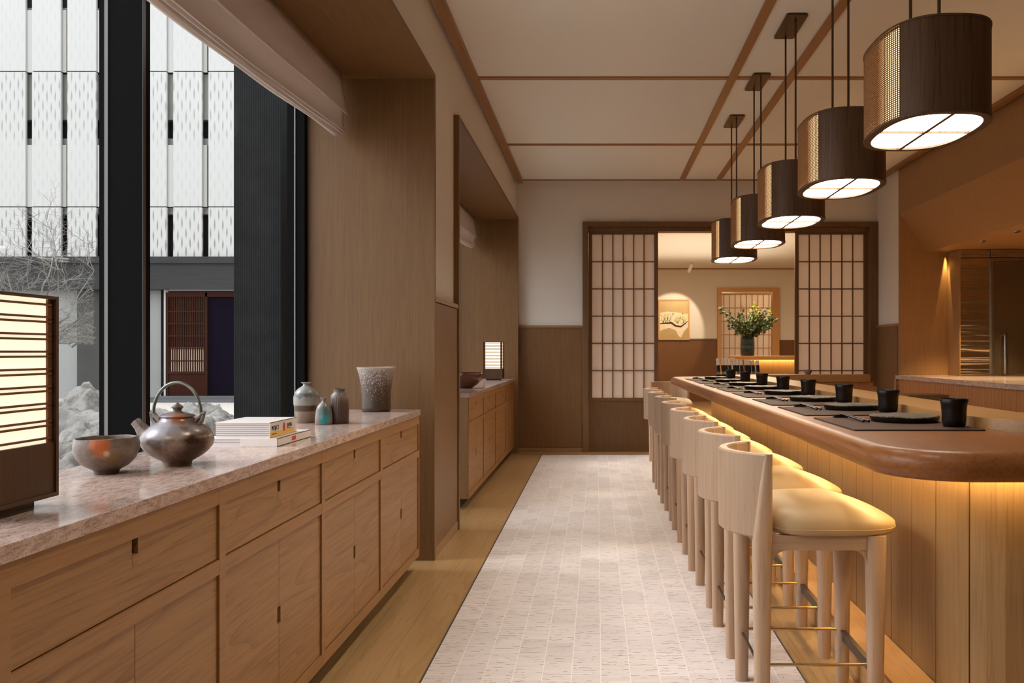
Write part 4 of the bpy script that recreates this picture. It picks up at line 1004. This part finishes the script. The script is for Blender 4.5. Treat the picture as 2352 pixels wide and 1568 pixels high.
# ------------------------------------------------------------------ stools
def stool(label):
    t = thing('bar_stool', label, 'stool', (0, 0, 0), 0, 'pale wooden bar stools')
    LX, LY = 0.175, 0.182
    # backrest
    R0, cx = 0.240, -0.040; ha = 1.03; th = 0.032; n = 28
    rings = []
    for i in range(n+1):
        a = pi-ha+2*ha*i/n; u = abs(2*i/n-1)
        zb = 0.578 + 0.0*u; zt = 0.8375
        ro, ri = R0, R0-th*(1-0.15*u)
        b = 0.005
        prof = [(ro-b, zb), (ro, zb+b), (ro, zt-b), (ro-b, zt), (ri+b, zt), (ri, zt-b), (ri, zb+b), (ri+b, zb)]
        rings.append([(cx+r*cos(a), r*sin(a), z) for r, z in prof])
    bm = bmesh.new(); loft(bm, rings); fin('backrest', bm, 'stool_back', t, smooth=40)
    def leg(x, y, top, back):
        bm = bmesh.new(); rr = []
        if back:
            st = [(0, 0.0, .022, .022), (0.3, 0, .026, .026), (0.50, 0, .029, .029), (0.56, 0.0, .030, .028), (0.62, 0.004, .027, .022), (0.70, 0.009, .022, .0165), (0.78, 0.014, .017, .0145), (top, 0.018, .0135, .0138)]
        else:
            st = [(0, 0.0, .022, .022), (0.3, 0, .026, .026), (0.50, 0, .030, .030), (top, 0, .031, .031)]
        for (z, dx, rx, ry) in st:
            ring = []
            for k in range(20):
                a = 2*pi*k/20; c, s = cos(a), sin(a); e = 0.72
                ring.append((x+dx+rx*math.copysign(abs(c)**e, c), y+(math.copysign(0.004, y)*min(1, max(0, (z-0.56)/0.1)) if back else 0)+ry*math.copysign(abs(s)**e, s), z))
            rr.append(ring)
        loft(bm, rr); fin('leg', bm, 'stool_wood', t, smooth=50)
    for s in (-1, 1):
        leg(-LX, s*(LY+0.006), 0.8372, True); leg(LX, s*LY, 0.588, False)
    # seat frame with curved brackets
    bm = bmesh.new()
    for s in (-1, 1):
        box(bm, -LX, LX, s*(LY+0.004)-0.012, s*(LY+0.004)+0.012, 0.543, 0.588)
        for e in (-1, 1):
            pts = [(e*(LX-0.028), 0.543), (e*(LX-0.028), 0.497)] + [(e*(LX-0.028-0.05*(1-cos(pi/2*q/5))-0.0), 0.497+0.046*sin(pi/2*q/5)) for q in range(1, 6)]
            a = [bm.verts.new((x, s*(LY+0.004)-0.010, z)) for x, z in pts]; b = [bm.verts.new((x, s*(LY+0.004)+0.010, z)) for x, z in pts]
            for q in range(len(pts)):
                w = (q+1) % len(pts); bm.faces.new((a[q], a[w], b[w], b[q]))
            bm.faces.new(a); bm.faces.new(b[::-1])
        box(bm, s*LX-0.012, s*LX+0.012, -LY, LY, 0.545, 0.588)
    fin('seat_frame', bm, 'stool_wood_x', t)
    # cushion
    bm = bmesh.new(); NR, NA = 12, 72
    cxs, hx, hy = 0.050, 0.214, 0.218
    def plan(a):
        c, s = cos(a), sin(a)
        ex = 3.6
        k = (abs(c)**ex+abs(s)**ex)**(-1/ex)
        x, y = k*c*hx, k*s*hy
        if c < 0: x *= (1-0.0*abs(s)); 
        return cxs+x, y
    def top(x, y, u):
        f = (x-cxs)/hx
        h = 0.686 - 0.052*(max(0, f-0.15)/0.85)**1.25 - 0.010*max(0, -f-0.4)**2 - 0.010*abs(y/hy)**2
        return 0.618 + (h-0.618)*(max(0.0, 1-u**6))**0.5
    cen = bm.verts.new((cxs, 0, top(cxs, 0, 0))); prev = None
    rings = []
    for r in range(1, NR+1):
        u = sin(pi/2*r/NR)
        rings.append([bm.verts.new((cxs+(plan(2*pi*k/NA)[0]-cxs)*u, plan(2*pi*k/NA)[1]*u, top(cxs+(plan(2*pi*k/NA)[0]-cxs)*u, plan(2*pi*k/NA)[1]*u, u))) for k in range(NA)])
    for (sc, z) in ((1.003, 0.608), (0.995, 0.598), (0.965, 0.5895), (0.9, 0.5882)):
        rings.append([bm.verts.new((cxs+(plan(2*pi*k/NA)[0]-cxs)*sc, plan(2*pi*k/NA)[1]*sc, z)) for k in range(NA)])
    for k in range(NA): bm.faces.new((cen, rings[0][k], rings[0][(k+1) % NA]))
    for a, b in zip(rings, rings[1:]):
        for k in range(NA): bm.faces.new((a[k], b[k], b[(k+1) % NA], a[(k+1) % NA]))
    bm.faces.new(rings[-1])
    cu = fin('seat_cushion', bm, 'cream_leather', t, smooth=60)
    bm = bmesh.new(); pts = [(cxs+(plan(2*pi*k/NA)[0]-cxs)*1.0, plan(2*pi*k/NA)[1]*1.0, 0.607) for k in range(NA+1)]
    tube(bm, pts, 0.0022, seg=6, cap=False); fin('piping', bm, 'cream_leather', cu, smooth=60)
    # rods
    for s in (-1, 1):
        bm = bmesh.new(); tube(bm, [(-LX-0.004, s*(LY+0.012)-s*0.02, 0.185), (LX+0.006, s*(LY+0.012)-s*0.02, 0.185)], 0.0050, seg=10); fin('side_footrest', bm, 'brass', t, smooth=60)
    bm = bmesh.new(); tube(bm, [(-LX, -LY, 0.172), (-LX, LY, 0.172)], 0.005, seg=10); fin('rear_stretcher', bm, 'bronze', t, smooth=60)
    boxes('front_footrest', [(LX-0.006, LX+0.006, -LY+0.01, LY-0.01, 0.148, 0.180), (LX-0.011, LX+0.006, -LY+0.01, LY-0.01, 0.180, 0.186)], 'bronze', t)
    return t
SY = [2.862, 3.462, 4.11, 4.76, 5.44, 6.12, 6.80, 7.48]
st0 = stool('nearest pale bar stool with its cream seat in full view')
st0.location = (0.682, SY[0], 0)
for i, y in enumerate(SY[1:], 1):
    dup(st0, (0.682 + [0, .0, .004, -.003, .0, .003, -.002, 0][i], y, 0), rotz=[0, .0, .012, -.015, 0, .01, -.01, 0][i], label='%s bar stool from the near end of the row along the counter' % ORD[i] if i < 7 else 'farthest pale bar stool in the row along the counter')
dup(st0, (0.76, 8.98, 0), rotz=-pi/2, label='pale bar stool turned toward the viewer beyond the far end of the counter')

# ================================================================== PENDANTS
def sup(a, ax, by, e=2.7):
    c, s = cos(a), sin(a); k = 2/e
    return (ax*math.copysign(abs(c)**k, c), by*math.copysign(abs(s)**k, s))
def pendant():
    t = thing('pendant_lamp', 'nearest and largest-looking oval wooden pendant, top right', 'pendant lamp', (0, 0, 0), 0, 'oval pendant lamps over the counter')
    AX, BY, HH = 0.181, 0.275, 0.3205
    NS = 240
    outl = [sup(2*pi*i/NS, AX, BY) for i in range(NS)]
    # arc-length table
    def ring_mesh(name, o_in, z0, z1, mat, sub=None, grow=0.0, parent=t):
        bm = bmesh.new()
        idx = range(NS) if sub is None else sub
        def off(i, d):
            x, y = outl[i % NS]; x2, y2 = outl[(i+1) % NS]; x1, y1 = outl[(i-1) % NS]
            n_ = Vector((y2-y1, -(x2-x1))).normalized(); return (x+n_.x*d, y+n_.y*d)
        rr = [[(*off(i, grow), z0), (*off(i, grow), z1), (*off(i, -o_in), z1), (*off(i, -o_in), z0)] for i in idx]
        if sub is None: rr.append(rr[0]); loft(bm, rr, cap=False); bmesh.ops.remove_doubles(bm, verts=bm.verts, dist=1e-6)
        else: loft(bm, rr)
        return fin(name, bm, mat, parent, smooth=30)
    lim = 0.70*BY
    left = [i for i in range(NS) if abs(outl[i][1]) <= lim and outl[i][0] < 0]; right0 = [i for i in range(NS) if abs(outl[i][1]) <= lim and outl[i][0] > 0]
    right = sorted([i if i > NS/2 else i+NS for i in right0])
    near = list(range(left[-1], right[0]+1)); far = list(range(right[-1]-NS, left[0]+1))
    ring_mesh('wooden_shell', 0.008, 0.006, HH-0.006, 'walnut', near)
    ring_mesh('wooden_shell', 0.008, 0.006, HH-0.006, 'walnut', far)
    for side in (left, right):
        # cane weave: fine vertical and horizontal strands
        pts = [Vector(outl[i % NS]) for i in side]; fine = resample([tuple(p) for p in pts], 0.011)
        bm = bmesh.new()
        for p in fine:
            box(bm, p.x-0.0015, p.x+0.0015, p.y-0.0015, p.y+0.0015, 0.006, HH-0.006)
        for j in range(1, 44):
            z = 0.006+(HH-0.012)*j/44
            loft(bm, [[(p.x, p.y, z-0.0017), (p.x*1.008, p.y*1.004, z), (p.x, p.y, z+0.0017), (p.x*0.992, p.y*0.996, z)] for p in fine])
        fin('cane_panel', bm, 'cane', t)
    ring_mesh('glowing_liner', 0.016, 0.012, HH-0.008, 'cane_glow', left, grow=-0.014)
    ring_mesh('glowing_liner', 0.016, 0.012, HH-0.008, 'cane_glow', right, grow=-0.014)
    ring_mesh('top_rim', 0.010, HH-0.006, HH, 'walnut', grow=0.004)
    ring_mesh('bottom_rim', 0.024, 0.0, 0.008, 'walnut', grow=0.004)
    bm = bmesh.new(); prism(bm, [(x*0.97, y*0.97) for x, y in outl], HH-0.008, HH-0.004); fin('top_plate', bm, 'bronze', t)
    bm = bmesh.new(); prism(bm, [(x*0.93, y*0.95) for x, y in outl], 0.008, 0.011); fin('diffuser', bm, 'diffuser', t)
    boxes('cross_bars', [(-0.0065, 0.0065, -BY*0.96, BY*0.96, -0.001, 0.0075), (-AX*0.95, AX*0.95, -0.004, 0.004, 0.0, 0.0075)], 'walnut', t)
    for s in (-1, 1):
        bm = bmesh.new(); tube(bm, [(0, s*0.135, HH-0.005), (0, s*0.135, CZ-1.928-0.008)], 0.0058, seg=12); fin('rod', bm, 'bronze', t, smooth=60)
    bm = bmesh.new(); prism(bm, rrect(-0.062, 0.062, -0.195, 0.195, 0.018, 5), CZ-1.928-0.014, CZ-1.928-0.0005); fin('canopy', bm, 'bronze', t)
    return t
PY = [3.10, 4.17, 5.24, 6.32, 7.40]
pd = pendant(); pd.location = (1.165, PY[0], 1.928)
for i, y in enumerate(PY[1:], 1):
    dup(pd, (1.165, y, 1.928), label=['', 'second pendant lamp from the near end, overlapped by the nearest', 'middle pendant lamp of the five over the counter', 'fourth pendant lamp from the near end of the counter', 'farthest and smallest-looking pendant lamp of the row'][i])
# a pendant outside the frame continues the row toward the viewer
# ================================================================== KITCHEN
kc = thing('kitchen_counter', 'stone-topped kitchen counter with reddish slatted front at the right', 'counter', (0, 0, 0))
boxes('stone_top', [(3.18, 4.9, 4.0, 8.985, 0.862, 0.905), (3.18, 3.735, 8.985, 9.28, 0.862, 0.905)], 'granite', kc, bev=0.002)
bm = bmesh.new(); y = 4.02
while y < 9.26:
    box(bm, 3.20, 3.225, y, min(y+0.058, 9.28), 0.0, 0.862); y += 0.061
fin('slatted_front', bm, 'red_wood', kc)
boxes('carcass', [(3.226, 3.72, 4.03, 9.275, 0, 0.862)], 'black', kc)
boxes('end_post', [(3.17, 3.20, 9.24, 9.28, 0, 0.862)], 'brushed', kc)
fg = thing('refrigerator', 'tall brushed steel refrigerator with bronze-tinted door in the kitchen', 'refrigerator', (0, 0, 0))
boxes('body', [(3.755, 4.9, 9.0, 9.28, 0, 2.12)], 'brushed', fg, bev=0.004)
boxes('top_panel', [(3.755, 4.062, 8.995, 9.28, 2.124, 2.205), (4.066, 4.9, 8.97, 9.28, 2.124, 2.205)], 'brushed', fg, bev=0.004)
boxes('side_panel', [(3.745, 3.7545, 8.99, 9.28, 0.906, 2.205)], 'niche_wood', fg)
boxes('door_frame', [(4.068, 4.10, 8.975, 9.0, 0.92, 2.12), (4.10, 4.9, 8.975, 9.0, 2.085, 2.12)], 'steel', fg)
fd = boxes('door', [(4.106, 4.88, 8.98, 9.0, 0.92, 2.08)], 'fridge_door', fg)
bm = bmesh.new()
tube(bm, [(4.19, 8.985, 1.325), (4.19, 8.94, 1.335), (4.19, 8.935, 1.31), (4.19, 8.935, 0.96), (4.19, 8.94, 0.935), (4.19, 8.985, 0.945)], 0.013, seg=12)
fin('handle', bm, 'steel', fd, smooth=60)
for i, (x, y) in enumerate(KIT[:2]):
    t = thing('downlight', ['right-hand', 'left-hand'][i] + ' small recessed downlight in the kitchen soffit', 'downlight', (x, y, 2.198), 0, 'kitchen downlights')
    bm = bmesh.new(); lathe(bm, [(0.018, 0.0), (0.030, 0.0), (0.031, 0.004), (0.031, 0.0115), (0.018, 0.0115)], 32); fin('ring', bm, 'steel', t, smooth=40)
    bm = bmesh.new(); lathe(bm, [(0, 0.008), (0.018, 0.008)], 24); fin('lens', bm, 'dark_trim', t, normals=False)

# ================================================================== ROOM BEYOND
fd_ = thing('reception_desk', 'glowing panelled desk in the room beyond, under the green arrangement', 'desk', (0, 0, 0))
boxes('desk_top', [(2.07, 4.2, 13.0, 13.75, 1.055, 1.09)], 'ledge_wood', fd_, bev=0.005)
boxes('front_lip', [(2.07, 4.2, 13.0, 13.02, 1.03, 1.055)], 'ledge_wood', fd_)
boxes('front_panel', [(2.25, 4.1, 13.2, 13.6, 0, 1.055)], 'bar_panel', fd_)
boxes('led_strip', [(2.3, 4.1, 13.15, 13.165, 1.045, 1.053)], 'led', fd_)
vs_ = (2.31, 13.35, 1.09)
pot('green_vase', vs_, [(0, 0), (0.098, 0), (0.103, 0.01), (0.106, 0.10), (0.106, 0.20), (0.100, 0.27), (0.085, 0.31), (0.088, 0.335), (0.092, 0.34), (0.085, 0.34), (0.078, 0.31), (0.09, 0.2), (0, 0.02)], 'green_vase', 'dark green banded vase on the desk beyond', 'vase')
def arrangement():
    rnd = random.Random(5)
    t = thing('branch_arrangement', 'bushy green branches with lime blooms standing in the dark green vase', 'flower arrangement', (vs_[0], vs_[1], vs_[2]+0.16))
    bs, bl, bf = bmesh.new(), bmesh.new(), bmesh.new()
    def leaf(bm, p, d, sz):
        d = d.normalized(); s = d.cross(Vector((rnd.uniform(-1, 1), rnd.uniform(-1, 1), rnd.uniform(-1, 1)))).normalized(); u = s.cross(d)
        q = [p, p+d*sz*.4+s*sz*.28+u*sz*.06, p+d*sz, p+d*sz*.4-s*sz*.28+u*sz*.06]
        f = bm.faces.new([bm.verts.new(v) for v in q])
    ends = []
    for i in range(46):
        a = rnd.uniform(0, 2*pi); e = rnd.uniform(0.10, 0.42); h = rnd.uniform(0.27, 0.56)
        ends.append((Vector((cos(a)*e*0.95+0.03, sin(a)*e*0.8, h)), 26))
    ends += [(Vector((-0.40, 0.0, 0.60)), 30), (Vector((-0.44, 0.02, 0.62)), 22), (Vector((-0.36, -0.05, 0.50)), 24), (Vector((-0.33, 0, 0.42)), 20), (Vector((0.44, 0, 0.44)), 24), (Vector((0.12, 0, 0.58)), 22)]
    for e, nl in ends:
        p0 = Vector((rnd.uniform(-.03, .03), rnd.uniform(-.03, .03), 0.0)); c = Vector((e.x*0.2, e.y*0.2, 0.20))
        pts = [p0*(1-u)**2 + c*2*u*(1-u) + e*u*u for u in (0, .25, .5, .75, 1)]
        tube(bs, pts, [0.004, 0.0035, 0.003, 0.0025, 0.001], seg=5)
        for k in range(nl):
            u = rnd.uniform(0.45, 1.0); p = p0*(1-u)**2 + c*2*u*(1-u) + e*u*u
            leaf(bl, p+Vector((rnd.uniform(-.04, .04), rnd.uniform(-.04, .04), rnd.uniform(-.035, .035))), Vector((rnd.uniform(-1, 1), rnd.uniform(-1, 1), rnd.uniform(-.6, 1))), rnd.uniform(.04, .08))
    for (x, z, h) in ((0.09, 0.36, 0.30), (0.13, 0.40, 0.22), (0.03, 0.40, 0.15), (0.32, 0.44, 0.08)):
        for k in range(40):
            leaf(bf, Vector((x+rnd.uniform(-.02, .02), rnd.uniform(-.12, -.02), z+rnd.uniform(0, h))), Vector((rnd.uniform(-1, 1), rnd.uniform(-1, 1), rnd.uniform(-.2, 1))), rnd.uniform(.025, .05))
    for k in range(14):
        x = rnd.uniform(-.15, .1); tube(bs, [(0, 0, .1), (x*.5, 0, .4), (x, rnd.uniform(-.1, .1), rnd.uniform(.55, .70))], [0.003, 0.002, 0.001], seg=4)
    fin('stems', bs, 'stem', t, normals=False)
    o = fin('leaves', bl, 'leaf', t, normals=False); o['kind'] = 'stuff'
    o = fin('lime_blooms', bf, 'leaf_lime', t, normals=False); o['kind'] = 'stuff'
arrangement()
# framed picture
pc = thing('framed_picture', 'gold-ground picture of a blossoming branch under a spotlight', 'picture', (1.43, 20.25, 1.43))
W_, H_ = 0.72, 0.94
boxes('frame', [(0, W_, -0.03, 0.02, 0, 0.03), (0, W_, -0.03, 0.02, H_-0.03, H_), (0, 0.03, -0.03, 0.02, 0.03, H_-0.03), (W_-0.03, W_, -0.03, 0.02, 0.03, H_-0.03)], 'gold_frame', pc)
boxes('gold_ground', [(0.03, W_-0.03, -0.008, 0.02, 0.03, H_-0.03)], 'art_gold', pc)
def flatshape(name, pts, mat, yy):
    bm = bmesh.new(); a = [bm.verts.new((x, yy, z)) for x, z in pts]; b = [bm.verts.new((x, yy+0.004, z)) for x, z in pts]
    n = len(pts)
    for i in range(n): bm.faces.new((a[i], a[(i+1) % n], b[(i+1) % n], b[i]))
    bm.faces.new(a); bm.faces.new(b[::-1]); return fin(name, bm, mat, pc)
flatshape('pale_field', [(0.03, 0.62), (0.2, 0.66), (0.5, 0.63), (0.69, 0.60), (0.69, 0.30), (0.60, 0.20), (0.52, 0.05), (0.46, 0.10), (0.40, 0.22), (0.25, 0.28), (0.12, 0.24), (0.03, 0.20)], 'art_white', -0.013)
rnd = random.Random(3); bm = bmesh.new()
tube(bm, [(0.04, -0.016, 0.38), (0.18, -0.016, 0.39), (0.30, -0.016, 0.40), (0.40, -0.016, 0.33), (0.52, -0.016, 0.31), (0.62, -0.016, 0.38), (0.68, -0.016, 0.44)], [0.012, 0.016, 0.022, 0.020, 0.018, 0.012, 0.007], seg=6)
for i in range(16):
    x = rnd.uniform(0.08, 0.6); z = 0.39; tube(bm, [(x, -0.016, z), (x+rnd.uniform(-.05, .05), -0.016, z+rnd.uniform(.03, .1)), (x+rnd.uniform(-.09, .09), -0.016, z+rnd.uniform(.10, .22))], [0.005, 0.003, 0.0015], seg=4)
fin('painted_branch', bm, 'art_branch', pc)
bm = bmesh.new()
for i in range(60):
    x = rnd.choice([rnd.uniform(.05, .25), rnd.uniform(.45, .66), rnd.uniform(.1, .6)]); z = rnd.uniform(.38, .62); s = rnd.uniform(.006, .013)
    box(bm, x-s, x+s, -0.019, -0.014, z-s, z+s)
fin('painted_blossoms', bm, 'leaf_lime', pc)
tag(boxes('picture_spot', [(0, 0.001, 0, 0.001, 0, 0.001)], 'white_paint'), 'white ceiling spotlight aimed at the picture', 'spotlight')
ps = bpy.data.objects['picture_spot']
bm = bmesh.new(); tube(bm, [(2.05, 18.98, 3.098), (2.05, 18.98, 3.02)], 0.012, seg=12); tube(bm, [(2.06, 18.9, 3.06), (2.01, 19.02, 2.90)], 0.038, seg=24)
old = ps.data; bmesh.ops.recalc_face_normals(bm, faces=bm.faces); me = bpy.data.meshes.new('picture_spot'); bm.to_mesh(me); bm.free(); me.materials.append(M['white_paint']); ps.data = me
